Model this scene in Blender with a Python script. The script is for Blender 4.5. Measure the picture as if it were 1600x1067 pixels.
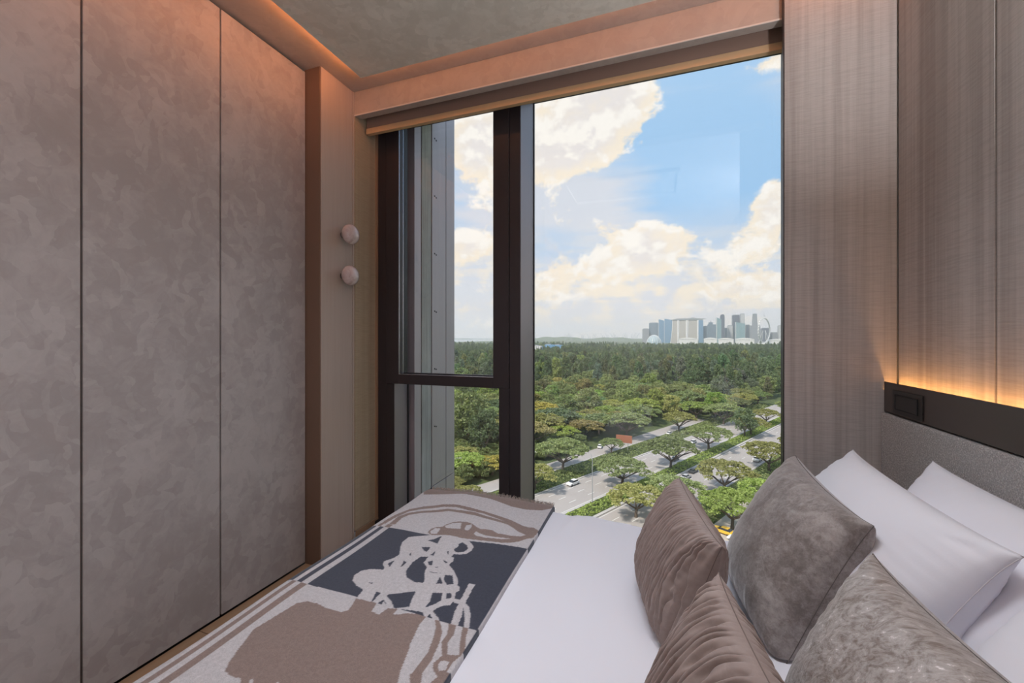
import bpy, bmesh, math, random
import numpy as np
from mathutils import Vector, Matrix, noise

EXPOSURE, SKY, SUN, LED, EDGE, HAZE = 0.0, 1.22, 5.0, 38.0, 13.0, 0.000115

for o in list(bpy.data.objects):
    bpy.data.objects.remove(o, do_unlink=True)
sc = bpy.context.scene
COL = sc.collection
R = math.radians

# ---------------------------------------------------------------- camera
cam_d = bpy.data.cameras.new('camera')
cam_d.sensor_fit = 'HORIZONTAL'; cam_d.sensor_width = 36.0; cam_d.lens = 14.4
cam_d.shift_y = -0.00406
cam_d.clip_start = 0.02; cam_d.clip_end = 40000
cam = bpy.data.objects.new('camera', cam_d); COL.objects.link(cam)
cam.location = (0, 0, 1.3); cam.rotation_euler = (R(90), 0, R(19.85))
sc.camera = cam
sc.view_settings.view_transform = 'Standard'
sc.view_settings.look = 'None'
sc.view_settings.gamma = 1.0
sc.view_settings.exposure = EXPOSURE
sc.view_settings.use_curve_mapping = False
cy = sc.cycles
cy.max_bounces = 10; cy.diffuse_bounces = 6; cy.glossy_bounces = 4
cy.transparent_max_bounces = 16; cy.volume_bounces = 1
cy.caustics_reflective = False; cy.caustics_refractive = False
cy.sample_clamp_indirect = 6.0
cy.use_denoising = True

# ---------------------------------------------------------------- node helper
class NT:
    def __init__(s, tree): s.t = tree; s.n = tree.nodes; s.l = tree.links
    def add(s, kind, **kw):
        nd = s.n.new(kind)
        for k, v in kw.items(): setattr(nd, k, v)
        return nd
    def put(s, sock, v):
        if isinstance(v, bpy.types.NodeSocket): s.l.new(v, sock)
        elif v is not None:
            if isinstance(v, (tuple, list)) and len(v) == 3 and sock.type == 'RGBA': v = (*v, 1)
            sock.default_value = v
    def math(s, op, a, b=None, c=None, clamp=False):
        nd = s.add('ShaderNodeMath', operation=op, use_clamp=clamp)
        s.put(nd.inputs[0], a)
        if b is not None: s.put(nd.inputs[1], b)
        if c is not None: s.put(nd.inputs[2], c)
        return nd.outputs[0]
    def vmath(s, op, a, b=None):
        nd = s.add('ShaderNodeVectorMath', operation=op)
        s.put(nd.inputs[0], a)
        if b is not None: s.put(nd.inputs[1], b)
        return nd.outputs[0]
    def noise(s, vec, scale, detail=4, rough=0.55, dist=0.0):
        nd = s.add('ShaderNodeTexNoise')
        s.put(nd.inputs['Vector'], vec); s.put(nd.inputs['Scale'], scale)
        s.put(nd.inputs['Detail'], detail); s.put(nd.inputs['Roughness'], rough)
        s.put(nd.inputs['Distortion'], dist)
        return nd.outputs['Fac']
    def mix(s, fac, a, b, kind='MIX'):
        nd = s.add('ShaderNodeMix', data_type='RGBA', blend_type=kind)
        s.put(nd.inputs[0], fac); s.put(nd.inputs[6], a); s.put(nd.inputs[7], b)
        return nd.outputs[2]
    def smooth(s, v, lo, hi, a=0.0, b=1.0):
        nd = s.add('ShaderNodeMapRange', interpolation_type='SMOOTHSTEP')
        s.put(nd.inputs[0], v)
        for i, q in enumerate((lo, hi, a, b)): s.put(nd.inputs[i + 1], q)
        return nd.outputs[0]
    def ramp(s, v, stops):
        nd = s.add('ShaderNodeValToRGB'); s.put(nd.inputs[0], v)
        e = nd.color_ramp.elements
        while len(e) < len(stops): e.new(0.5)
        for q, (p, c) in zip(e, stops): q.position = p; q.color = (*c, 1)
        return nd.outputs[0]

def srgb(r, g, b):
    f = lambda c: (c / 255) / 12.92 if c <= 10 else ((c / 255 + 0.055) / 1.055) ** 2.4
    return (f(r), f(g), f(b))

# ---------------------------------------------------------------- world: hazy blue sky with cumulus
w = bpy.data.worlds.new('sky'); sc.world = w; w.use_nodes = True
T = NT(w.node_tree); T.n.clear()
tc = T.add('ShaderNodeTexCoord').outputs['Generated']
dirn = T.vmath('NORMALIZE', tc)
sep = T.add('ShaderNodeSeparateXYZ'); T.put(sep.inputs[0], dirn)
az = T.math('ARCTAN2', sep.outputs[0], sep.outputs[1])
el = T.math('ARCSINE', sep.outputs[2])
base = T.ramp(T.math('MAXIMUM', el, 0.0), [(0.0, srgb(222, 225, 228)), (0.12, srgb(214, 222, 231)), (0.30, srgb(154, 198, 236)), (0.65, srgb(172, 208, 240)), (1.0, srgb(120, 170, 222))])
def cloud_noise(vec, oc):
    q = T.vmath('MULTIPLY', vec, (1.0, 1.0, 1.35))
    det = T.noise(q, 7.5, oc, 0.62, 0.10)
    bil = T.noise(q, 19.0, oc - 3, 0.5, 0.0)
    puff = T.math('SUBTRACT', 1.0, T.math('ABSOLUTE', T.math('SUBTRACT', T.math('MULTIPLY', bil, 2.0), 1.0)))
    return T.math('ADD', T.math('MULTIPLY', det, 0.80), T.math('MULTIPLY', puff, 0.20))
n_big = T.noise(dirn, 2.4, 1, 0.5, 0.2)
dens0 = cloud_noise(dirn, 7)
dens_up = cloud_noise(T.vmath('ADD', dirn, (-0.006, 0.0, 0.022)), 5)
streak = T.noise(T.vmath('MULTIPLY', dirn, (1.0, 1.0, 6.0)), 5.0, 3, 0.55, 0.25)
n_fine = T.noise(dirn, 17.0, 3, 0.6, 0.2)
def blob(a, e, ra, re, wgt):
    da = T.math('DIVIDE', T.math('SUBTRACT', az, a), ra)
    de = T.math('DIVIDE', T.math('SUBTRACT', el, e), re)
    r2 = T.math('ADD', T.math('MULTIPLY', da, da), T.math('MULTIPLY', de, de))
    return T.math('MULTIPLY', T.math('EXPONENT', T.math('MULTIPLY', r2, -1.0)), wgt)
def total(items):
    acc = None
    for b in items:
        s_ = blob(*b); acc = s_ if acc is None else T.math('ADD', acc, s_)
    return acc
cum_b = total([(-0.184, 0.485, 0.126, 0.086, 0.3), (-0.065, 0.515, 0.084, 0.039, 0.18), (-0.222, 0.406, 0.091, 0.057, 0.25), (-0.44, 0.426, 0.07, 0.086, 0.28), (-0.448, 0.217, 0.054, 0.037, 0.2), (-0.015, 0.214, 0.126, 0.056, 0.34), (-0.146, 0.155, 0.117, 0.037, 0.22), (0.212, 0.268, 0.039, 0.066, 0.32), (0.154, 0.192, 0.08, 0.046, 0.18), (0.201, 0.109, 0.076, 0.029, 0.24), (0.13, 0.1, 0.054, 0.016, 0.16), (-0.222, 0.096, 0.091, 0.021, 0.16), (-0.087, 0.108, 0.071, 0.018, 0.12), (0.039, 0.068, 0.052, 0.013, 0.1), (0.223, 0.512, 0.038, 0.025, 0.2), (-0.253, 0.135, 0.062, 0.038, 0.2), (0.105, 0.419, 0.113, 0.121, -0.3), (0.079, 0.325, 0.099, 0.062, -0.25), (-0.116, 0.333, 0.129, 0.04, -0.2), (-0.276, 0.24, 0.046, 0.036, -0.2), (-0.044, 0.326, 0.096, 0.046, -0.18), (0.154, 0.363, 0.08, 0.07, -0.15)])
veil_b = total([(-0.191, 0.309, 0.204, 0.095, 0.35), (0.079, 0.418, 0.144, 0.123, -0.35), (0.13, 0.318, 0.094, 0.049, -0.4), (-0.253, 0.232, 0.092, 0.036, -0.2), (-0.409, 0.298, 0.094, 0.042, 0.1), (-0.116, 0.041, 0.328, 0.091, 0.35)])
veil = T.smooth(T.math('ADD', T.math('MULTIPLY', n_big, 0.6), T.math('ADD', T.math('MULTIPLY', streak, 0.55), veil_b)), 0.42, 0.85)
c0 = T.mix(T.math('MULTIPLY', veil, 0.85), base, srgb(220, 222, 226))
dens = T.math('ADD', T.math('ADD', dens0, T.math('MULTIPLY', T.math('SUBTRACT', n_big, 0.5), 0.45)), cum_b)
alpha = T.smooth(dens, 0.615, 0.715)
lowc = T.smooth(T.math('ADD', T.math('MULTIPLY', streak, 0.55), T.math('MULTIPLY', n_fine, 0.55)), 0.49, 0.64)
lowband = T.math('MULTIPLY', T.math('EXPONENT', T.math('MULTIPLY', T.math('POWER', T.math('DIVIDE', T.math('SUBTRACT', el, 0.105), 0.085), 2.0), -1.0)), 1.0)
c1 = T.mix(T.math('MULTIPLY', lowc, lowband), c0, srgb(247, 237, 217))
rim = T.smooth(T.math('SUBTRACT', dens0, dens_up), -0.035, 0.075)
core = T.smooth(dens, 0.68, 0.98)
ccol = T.mix(core, srgb(249, 237, 214), srgb(234, 229, 224))
ccol = T.mix(rim, ccol, srgb(253, 249, 239))
c2 = T.mix(T.math('MULTIPLY', alpha, 0.95), c1, ccol)
gnd = T.smooth(el, -0.06, -0.01)
c3 = T.mix(gnd, srgb(120, 130, 110), c2)
bg = T.add('ShaderNodeBackground'); T.put(bg.inputs[0], c3); bg.inputs[1].default_value = SKY
T.l.new(bg.outputs[0], T.add('ShaderNodeOutputWorld').inputs[0])

sun_d = bpy.data.lights.new('sun', 'SUN'); sun_d.energy = SUN; sun_d.angle = R(6); sun_d.color = (1, 0.93, 0.82)
sun = bpy.data.objects.new('sun', sun_d); COL.objects.link(sun)
sun.location = (-40, -60, 90)
sun.rotation_euler = Vector((0.42, 0.62, -0.95)).to_track_quat('-Z', 'Y').to_euler()

# ---------------------------------------------------------------- mesh helpers
class MB:
    """collects vertices and faces; build() links them as ONE mesh object"""
    def __init__(s): s.v = []; s.f = []
    def add(s, vs, fs):
        o = len(s.v); s.v.extend(vs); s.f.extend([tuple(i + o for i in f) for f in fs]); return s
    def box(s, x0, x1, y0, y1, z0, z1, ch=0.0):
        if ch <= 0:
            vs = [(x, y, z) for x in (x0, x1) for y in (y0, y1) for z in (z0, z1)]
            return s.add(vs, [(0, 1, 3, 2), (4, 6, 7, 5), (0, 4, 5, 1), (2, 3, 7, 6), (0, 2, 6, 4), (1, 5, 7, 3)])
        bm = bmesh.new()
        bmesh.ops.create_cube(bm, size=1)
        for v in bm.verts:
            v.co = ((x0 + x1) / 2 + v.co.x * (x1 - x0), (y0 + y1) / 2 + v.co.y * (y1 - y0), (z0 + z1) / 2 + v.co.z * (z1 - z0))
        bmesh.ops.bevel(bm, geom=bm.edges[:], offset=ch, segments=2, profile=0.5, affect='EDGES')
        s.bm(bm); return s
    def bm(s, bm):
        bm.verts.index_update()
        s.add([tuple(v.co) for v in bm.verts], [tuple(v.index for v in f.verts) for f in bm.faces]); bm.free()
    def tube(s, pts, rad, n=6, cap=True):
        pts = [Vector(p) for p in pts]
        if not isinstance(rad, (list, tuple)): rad = [rad] * len(pts)
        o = len(s.v); up = Vector((0.31, 0.22, 0.93))
        for i, p in enumerate(pts):
            d = (pts[min(i + 1, len(pts) - 1)] - pts[max(i - 1, 0)]).normalized()
            a = d.cross(up)
            if a.length < 1e-3: a = d.cross(Vector((1, 0, 0)))
            a.normalize(); b = d.cross(a)
            for k in range(n):
                t = 2 * math.pi * k / n
                s.v.append(tuple(p + (a * math.cos(t) + b * math.sin(t)) * rad[i]))
        for i in range(len(pts) - 1):
            for k in range(n):
                k2 = (k + 1) % n
                s.f.append((o + i * n + k, o + i * n + k2, o + (i + 1) * n + k2, o + (i + 1) * n + k))
        if cap:
            s.f.append(tuple(o + k for k in range(n))); s.f.append(tuple(o + (len(pts) - 1) * n + k for k in reversed(range(n))))
        return s
    def lathe(s, prof, n=32, origin=(0, 0, 0), axis='z'):
        o = len(s.v)
        for r, h in prof:
            for k in range(n):
                t = 2 * math.pi * k / n
                p = (r * math.cos(t), r * math.sin(t), h)
                if axis == 'x': p = (h, r * math.cos(t), r * math.sin(t))
                s.v.append((p[0] + origin[0], p[1] + origin[1], p[2] + origin[2]))
        for i in range(len(prof) - 1):
            for k in range(n):
                k2 = (k + 1) % n
                s.f.append((o + i * n + k, o + i * n + k2, o + (i + 1) * n + k2, o + (i + 1) * n + k))
        s.f.append(tuple(o + k for k in reversed(range(n)))); s.f.append(tuple(o + (len(prof) - 1) * n + k for k in range(n)))
        return s
    def prism(s, poly, y0, y1):
        n = len(poly); o = len(s.v)
        s.v += [(x, y0, z) for x, z in poly] + [(x, y1, z) for x, z in poly]
        s.f.append(tuple(o + i for i in range(n))); s.f.append(tuple(o + n + i for i in reversed(range(n))))
        for i in range(n):
            j = (i + 1) % n; s.f.append((o + i, o + n + i, o + n + j, o + j))
        return s
    def mesh(s, name):
        me = bpy.data.meshes.new(name); me.from_pydata(s.v, [], s.f); me.update()
        bm = bmesh.new(); bm.from_mesh(me); bmesh.ops.recalc_face_normals(bm, faces=bm.faces[:]); bm.to_mesh(me); bm.free()
        return me
    def build(s, name, m, parent=None, smooth=False):
        return link(name, s.mesh(name), m, parent, smooth)

def link(name, me, m, parent=None, smooth=False):
    o = bpy.data.objects.new(name, me); COL.objects.link(o)
    if m is not None:
        if len(me.materials) == 0: me.materials.append(m)
    if smooth:
        me.polygons.foreach_set('use_smooth', [True] * len(me.polygons))
    if parent is not None: o.parent = parent
    return o
def fast_mesh(name, V, F):
    """V (n,3) array, F (m,k) array of equal-sized faces"""
    me = bpy.data.meshes.new(name); k = F.shape[1]
    me.vertices.add(len(V)); me.vertices.foreach_set('co', np.asarray(V, np.float32).ravel())
    me.loops.add(F.size); me.loops.foreach_set('vertex_index', F.astype(np.int32).ravel())
    me.polygons.add(len(F)); me.polygons.foreach_set('loop_start', np.arange(0, F.size, k, dtype=np.int32))
    me.update(calc_edges=True); me.validate()
    return me
def tag(o, label=None, cat=None, group=None, kind=None):
    if label: o['label'] = label
    if cat: o['category'] = cat
    if group: o['group'] = group
    if kind: o['kind'] = kind
    return o
def empty(name, loc=(0, 0, 0), rz=0.0):
    o = bpy.data.objects.new(name, None); COL.objects.link(o); o.location = loc; o.rotation_euler = (0, 0, rz)
    o.empty_display_size = 0.05
    return o
def thing(name, label, cat, loc=(0, 0, 0), rz=0.0, group=None):
    return tag(empty(name, loc, rz), label, cat, group)
def struct(name):
    return tag(empty(name), kind='structure')
def clone(root, loc=None, rz=None, label=None, group=None, scale=None):
    r = root.copy(); COL.objects.link(r)
    if loc is not None: r.location = loc
    if rz is not None: r.rotation_euler = (0, 0, rz)
    if scale is not None: r.scale = scale
    if label: r['label'] = label
    if group: r['group'] = group
    for ch in list(root.children):
        c = ch.copy(); COL.objects.link(c); c.parent = r
        for g in list(ch.children):
            q = g.copy(); COL.objects.link(q); q.parent = c
    return r

# ---------------------------------------------------------------- materials
def mat(name, fn):
    m = bpy.data.materials.new(name); m.use_nodes = True
    t = NT(m.node_tree); t.n.clear()
    out = t.add('ShaderNodeOutputMaterial'); p = t.add('ShaderNodeBsdfPrincipled')
    t.l.new(p.outputs[0], out.inputs[0])
    fn(t, p, out); return m
def plain(name, col, rough=0.5, metal=0.0, spec=0.5, sheen=0.0):
    def fn(t, p, o):
        p.inputs['Base Color'].default_value = (*col, 1); p.inputs['Roughness'].default_value = rough
        p.inputs['Metallic'].default_value = metal; p.inputs['Specular IOR Level'].default_value = spec
        p.inputs['Sheen Weight'].default_value = sheen
    return mat(name, fn)
def objco(t): return t.add('ShaderNodeTexCoord').outputs['Object']
def bump(t, p, h, dist, strength=1.0):
    b = t.add('ShaderNodeBump'); b.inputs['Distance'].default_value = dist; b.inputs['Strength'].default_value = strength
    t.put(b.inputs['Height'], h); t.l.new(b.outputs[0], p.inputs['Normal'])

def plaster(a, b, rough=0.55, spec=0.35):
    def fn(t, p, o):
        co = objco(t)
        n1 = t.noise(co, 2.2, 3, 0.6, 0.8)
        q = t.add('ShaderNodeTexVoronoi'); q.inputs['Scale'].default_value = 22.0; q.inputs['Randomness'].default_value = 1.0
        wob = t.add('ShaderNodeTexNoise'); t.put(wob.inputs['Vector'], co); wob.inputs['Scale'].default_value = 6.0; wob.inputs['Detail'].default_value = 3.0
        t.put(q.inputs['Vector'], t.vmath('ADD', t.vmath('MULTIPLY', co, (1, 1, 0.7)), t.vmath('MULTIPLY', wob.outputs['Color'], (0.22, 0.22, 0.22))))
        sc_ = t.add('ShaderNodeSeparateColor'); t.put(sc_.inputs[0], q.outputs['Color'])
        n2 = t.noise(co, 12.0, 5, 0.65, 2.2)
        f = t.math('ADD', t.math('MULTIPLY', n1, 0.55), t.math('ADD', t.math('MULTIPLY', n2, 0.30), t.math('MULTIPLY', sc_.outputs[0], 0.15)))
        f = t.smooth(f, 0.36, 0.66)
        t.put(p.inputs['Base Color'], t.mix(f, a, b))
        t.put(p.inputs['Roughness'], t.math('ADD', t.math('MULTIPLY', n2, -0.25), rough + 0.12))
        p.inputs['Specular IOR Level'].default_value = spec
        bump(t, p, n2, 0.0012, 0.35)
    return fn
def emit(name, col, s):
    def fn(t, p, o):
        p.inputs['Base Color'].default_value = (0.8, 0.8, 0.8, 1); p.inputs['Emission Color'].default_value = (*col, 1); p.inputs['Emission Strength'].default_value = s
    return mat(name, fn)
M = {}
M['plaster'] = mat('wardrobe_plaster', plaster((0.345, 0.308, 0.300), (0.440, 0.402, 0.394)))
M['ceiling'] = mat('ceiling_plaster', plaster((0.60, 0.57, 0.515), (0.73, 0.70, 0.645)))
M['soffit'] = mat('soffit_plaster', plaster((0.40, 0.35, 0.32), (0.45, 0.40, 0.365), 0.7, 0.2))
def veneer(t, p, o):
    co = objco(t)
    g = t.noise(t.vmath('MULTIPLY', co, (1, 1, 0.04)), 60, 4, 0.6, 0.4)
    t.put(p.inputs['Base Color'], t.mix(g, (0.43, 0.345, 0.295), (0.50, 0.41, 0.355)))
    p.inputs['Roughness'].default_value = 0.55; p.inputs['Specular IOR Level'].default_value = 0.3
M['veneer'] = mat('pale_veneer', veneer)
def dark_oak(t, p, o):
    co = objco(t)
    g = t.noise(t.vmath('MULTIPLY', co, (1, 1, 0.04)), 60, 4, 0.6, 0.4)
    t.put(p.inputs['Base Color'], t.mix(g, (0.27, 0.165, 0.10), (0.34, 0.21, 0.13)))
    p.inputs['Roughness'].default_value = 0.5
M['oak'] = mat('warm_oak', dark_oak)
def planks(t, p, o):
    co = objco(t); rnd = t.add('ShaderNodeObjectInfo').outputs['Random']
    g = t.noise(t.vmath('MULTIPLY', co, (14, 0.9, 14)), 3, 5, 0.6, 0.8)
    c = t.mix(g, (0.33, 0.20, 0.115), (0.47, 0.31, 0.19))
    t.put(p.inputs['Base Color'], t.mix(t.math('MULTIPLY', rnd, 0.35), c, (0.36, 0.23, 0.14)))
    p.inputs['Roughness'].default_value = 0.42
M['plank'] = mat('oak_plank', planks)
def wallpaper(a, b, fine=170):
    def fn(t, p, o):
        co = objco(t)
        band = t.noise(t.vmath('MULTIPLY', co, (11, 11, 0.10)), 1.4, 3, 0.6, 0.0)
        band2 = t.noise(t.vmath('MULTIPLY', co, (11, 11, 0.2)), 5.0, 3, 0.6, 0.0)
        weave = t.noise(t.vmath('MULTIPLY', co, (9, 9, fine)), 1.3, 3, 0.6, 0.5)
        f = t.math('ADD', t.math('MULTIPLY', band, 0.6), t.math('MULTIPLY', band2, 0.4))
        c = t.mix(t.smooth(f, 0.36, 0.64), a, b)
        c = t.mix(t.math('MULTIPLY', t.smooth(weave, 0.40, 0.66), 0.13), c, (0.10, 0.075, 0.06))
        t.put(p.inputs['Base Color'], c); p.inputs['Roughness'].default_value = 0.8
        p.inputs['Specular IOR Level'].default_value = 0.2
        bump(t, p, weave, 0.0015, 0.4)
    return fn
M['wallpaper'] = mat('silk_wallpaper', wallpaper((0.39, 0.345, 0.325), (0.52, 0.475, 0.455)))
M['grasscloth'] = mat('grasscloth', wallpaper((0.40, 0.31, 0.215), (0.44, 0.35, 0.245)))
M['joint'] = plain('dark_joint', (0.03, 0.02, 0.016), 0.7)
M['wall'] = plain('cream_wall', (0.74, 0.71, 0.69), 0.8)
M['frame'] = plain('black_bronze', (0.040, 0.032, 0.036), 0.42, 0.2)
M['frame_side'] = plain('anodised_reveal', (0.29, 0.255, 0.28), 0.42, 0.4)
M['bead'] = plain('bright_bead', (0.55, 0.55, 0.6), 0.25, 0.9)
M['black'] = plain('black_gasket', (0.008, 0.008, 0.01), 0.5)
def glassfn(t, p, o):
    t.n.remove(p)
    tr = t.add('ShaderNodeBsdfTransparent'); tr.inputs[0].default_value = (0.955, 0.95, 0.955, 1)
    gl = t.add('ShaderNodeBsdfGlossy'); gl.inputs['Roughness'].default_value = 0.0; gl.inputs['Color'].default_value = (1, 1, 1, 1)
    lw = t.add('ShaderNodeLayerWeight'); lw.inputs[0].default_value = 0.5
    fr = t.math('ADD', t.math('MULTIPLY', t.math('POWER', lw.outputs['Facing'], 4.5), 0.9), 0.045)
    mx = t.add('ShaderNodeMixShader'); t.put(mx.inputs[0], fr)
    t.l.new(tr.outputs[0], mx.inputs[1]); t.l.new(gl.outputs[0], mx.inputs[2]); t.l.new(mx.outputs[0], o.inputs[0])
M['glass'] = mat('window_glass', glassfn)
def metal_grain(t, p, o):
    co = objco(t); g = t.noise(t.vmath('MULTIPLY', co, (30, 30, 0.5)), 2, 3)
    t.put(p.inputs['Base Color'], t.mix(g, (0.46, 0.41, 0.44), (0.54, 0.49, 0.52))); p.inputs['Roughness'].default_value = 0.5; p.inputs['Metallic'].default_value = 0.25
M['cladding'] = mat('grey_cladding', metal_grain)
def conc(t, p, o):
    co = objco(t); g = t.noise(t.vmath('MULTIPLY', co, (40, 40, 1.2)), 1.5, 5, 0.65); g2 = t.noise(co, 4, 4)
    t.put(p.inputs['Base Color'], t.mix(t.smooth(t.math('ADD', t.math('MULTIPLY', g, 0.6), t.math('MULTIPLY', g2, 0.4)), .35, .65), (0.36, 0.36, 0.345), (0.54, 0.54, 0.52))); p.inputs['Roughness'].default_value = 0.85
    bump(t, p, g, 0.004, 0.5)
M['concrete'] = mat('board_concrete', conc)
M['ledge'] = plain('bronze_ledge', (0.085, 0.064, 0.057), 0.45, 0.15)
M['switch'] = plain('switch_black', (0.022, 0.018, 0.017), 0.4)
M['blind_fabric'] = plain('brown_blind', (0.25, 0.165, 0.13), 0.8)
M['blind_bar'] = plain('ochre_blind_bar', (0.56, 0.37, 0.21), 0.6)
def marble(t, p, o):
    co = objco(t); g = t.noise(co, 14, 5, 0.6, 1.2)
    t.put(p.inputs['Base Color'], t.mix(t.smooth(g, .35, .65), (0.50, 0.38, 0.37), (0.66, 0.55, 0.55)))
    p.inputs['Roughness'].default_value = 0.12; p.inputs['Coat Weight'].default_value = 0.5
M['marble'] = mat('pink_marble', marble)
M['led'] = emit('warm_led', (1.0, 0.47, 0.13), LED)
def boucle(t, p, o):
    co = objco(t)
    v = t.add('ShaderNodeTexVoronoi'); t.put(v.inputs['Vector'], t.vmath('MULTIPLY', co, (1, 1, 0.8))); v.inputs['Scale'].default_value = 290
    n1 = t.noise(co, 210, 3, 0.7)
    f = t.smooth(t.math('ADD', t.math('MULTIPLY', n1, 0.9), t.math('MULTIPLY', v.outputs['Distance'], -0.25)), 0.22, 0.55)
    t.put(p.inputs['Base Color'], t.mix(f, (0.42, 0.39, 0.38), (0.86, 0.82, 0.80))); p.inputs['Roughness'].default_value = 0.9
    p.inputs['Specular IOR Level'].default_value = 0.15
    bump(t, p, f, 0.004, 0.8)
M['boucle'] = mat('woven_boucle', boucle)
def linen(t, p, o):
    co = objco(t); n = t.noise(co, 260, 3)
    p.inputs['Base Color'].default_value = (0.845, 0.835, 0.895, 1); p.inputs['Roughness'].default_value = 0.75
    p.inputs['Specular IOR Level'].default_value = 0.2; p.inputs['Sheen Weight'].default_value = 0.15
    bump(t, p, n, 0.0004, 0.3)
M['linen'] = mat('white_cotton', linen)
M['linen_hem'] = plain('white_hem', (0.66, 0.63, 0.66), 0.8)
def velvet_grey(t, p, o):
    co = objco(t)
    n1 = t.noise(co, 11, 4, 0.6, 0.8); n2 = t.noise(co, 70, 4, 0.75, 0.5); n3 = t.noise(co, 260, 2)
    f = t.math('ADD', t.math('MULTIPLY', n1, 0.5), t.math('ADD', t.math('MULTIPLY', n2, 0.4), t.math('MULTIPLY', n3, 0.1)))
    t.put(p.inputs['Base Color'], t.mix(t.smooth(f, 0.36, 0.66), (0.20, 0.17, 0.158), (0.43, 0.385, 0.37)))
    p.inputs['Roughness'].default_value = 0.65; p.inputs['Sheen Weight'].default_value = 1.0; p.inputs['Sheen Roughness'].default_value = 0.35
    p.inputs['Sheen Tint'].default_value = (0.9, 0.87, 0.88, 1); p.inputs['Specular IOR Level'].default_value = 0.2
    bump(t, p, n2, 0.002, 0.4)
M['velvet_grey'] = mat('grey_velvet', velvet_grey)
def velvet_silver(t, p, o):
    co = objco(t)
    n1 = t.noise(t.vmath('MULTIPLY', co, (0.5, 1, 1)), 28, 5, 0.7, 2.2); n2 = t.noise(t.vmath('MULTIPLY', co, (0.3, 1, 1)), 110, 4, 0.75, 1.0)
    f = t.math('ADD', t.math('MULTIPLY', n1, 0.6), t.math('MULTIPLY', n2, 0.4))
    c = t.mix(t.smooth(f, 0.36, 0.58), (0.20, 0.155, 0.13), (0.44, 0.395, 0.375))
    t.put(p.inputs['Base Color'], t.mix(t.smooth(f, 0.57, 0.66), c, (0.88, 0.82, 0.82)))
    p.inputs['Roughness'].default_value = 0.45; p.inputs['Sheen Weight'].default_value = 0.5; p.inputs['Sheen Roughness'].default_value = 0.3
    bump(t, p, f, 0.004, 0.6)
M['velvet_silver'] = mat('crushed_silver_velvet', velvet_silver)
def velvet_brown(t, p, o):
    co = objco(t); n1 = t.noise(co, 30, 4, 0.7, 0.6)
    t.put(p.inputs['Base Color'], t.mix(t.smooth(n1, .3, .7), (0.31, 0.24, 0.22), (0.37, 0.295, 0.27)))
    p.inputs['Roughness'].default_value = 0.6; p.inputs['Sheen Weight'].default_value = 0.35; p.inputs['Sheen Roughness'].default_value = 0.3
    p.inputs['Sheen Tint'].default_value = (0.95, 0.88, 0.86, 1); p.inputs['Specular IOR Level'].default_value = 0.2
M['velvet_brown'] = mat('brown_pleated_velvet', velvet_brown)
def woolprint(t, p, o):
    a = t.add('ShaderNodeAttribute'); a.attribute_name = 'print'
    co = objco(t); n = t.noise(co, 420, 3, 0.7); n2 = t.noise(co, 120, 3)
    f = t.math('ADD', t.math('MULTIPLY', n, 0.65), t.math('MULTIPLY', n2, 0.35))
    t.put(p.inputs['Base Color'], t.mix(1.0, a.outputs['Color'], t.ramp(f, [(0.3, (0.72, 0.72, 0.72)), (0.7, (1.22, 1.22, 1.22))]), 'MULTIPLY'))
    p.inputs['Roughness'].default_value = 0.95; p.inputs['Specular IOR Level'].default_value = 0.1; p.inputs['Sheen Weight'].default_value = 0.25
    bump(t, p, f, 0.0015, 0.6)
M['wool'] = mat('printed_wool', woolprint)
M['fringe'] = plain('wool_fringe', (0.34, 0.28, 0.25), 0.95)

# ---------------------------------------------------------------- room shell
FL = struct('floor')
MB().box(-2.6, 0.95, -2.65, 2.7, -0.20, -0.022).build('subfloor', M['joint'], FL)
pm = {}
rp = random.Random(4)
for i, x0 in enumerate(np.arange(-1.92, 0.9, 0.14)):
    y = -2.6 - rp.random() * 0.9
    while y < 2.3:
        ln = rp.choice((1.1, 1.35, 1.6)); a, b = max(y, -2.62), min(y + ln, 2.3)
        if b - a > 0.05:
            key = round(b - a, 2)
            if key not in pm: pm[key] = MB().box(0.0015, 0.1385, 0.0, key - 0.003, -0.02, 0.0, 0.0012).mesh('plank')
            o = link('plank', pm[key], M['plank'], FL); o.location = (x0, a, 0)
        y += ln
CE = struct('ceiling')
# plain margin above, and a plaster raft hung just below it with warm light along its outer edges
ZS = 2.838; RX, RY = -1.612, 1.915
MB().box(-2.6, 1.0, -2.7, 2.081, ZS, ZS + 0.12).build('margin', M['soffit'], CE)
MB().box(RX, 0.886, -2.45, RY, 2.785, 2.812, 0.002).build('raft', M['ceiling'], CE)
MB().box(RX + 0.10, 0.80, -2.3, RY - 0.10, 2.8125, ZS - 0.001).build('raft_hanger', M['joint'], CE)
MB().box(RX - 0.004, RX - 0.0005, -2.4, RY, 2.800, 2.811).build('edge_light', emit('warm_edge', (1.0, 0.33, 0.105), EDGE * 2.9), CE)
MB().box(RX, 0.884, RY + 0.0005, RY + 0.004, 2.800, 2.811).build('edge_light', emit('warm_edge_far', (1.0, 0.34, 0.11), EDGE), CE)
WR = struct('wall_rear'); MB().box(-2.6, 1.0, -2.8, -2.65, -0.2, 3.0).build('rear_face', M['wall'], WR)
WL = struct('wall_left')
MB().box(-2.1, -1.80, 2.085, 2.30, 0.085, 2.96).build('grasscloth', M['grasscloth'], WL)
MB().box(-2.75, -2.6, -2.8, 2.6, -0.2, 3.0).build('outer_face', M['wall'], WL)
BL = struct('baseboard_left'); MB().box(-1.80, -1.79, 2.086, 2.30, 0.0, 0.085, 0.002).build('board', M['oak'], BL)
MB().box(-1.802, -1.79, 2.278, 2.298, 0.085, 2.9, 0.002).build('edge_strip', M['oak'], BL)
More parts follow.
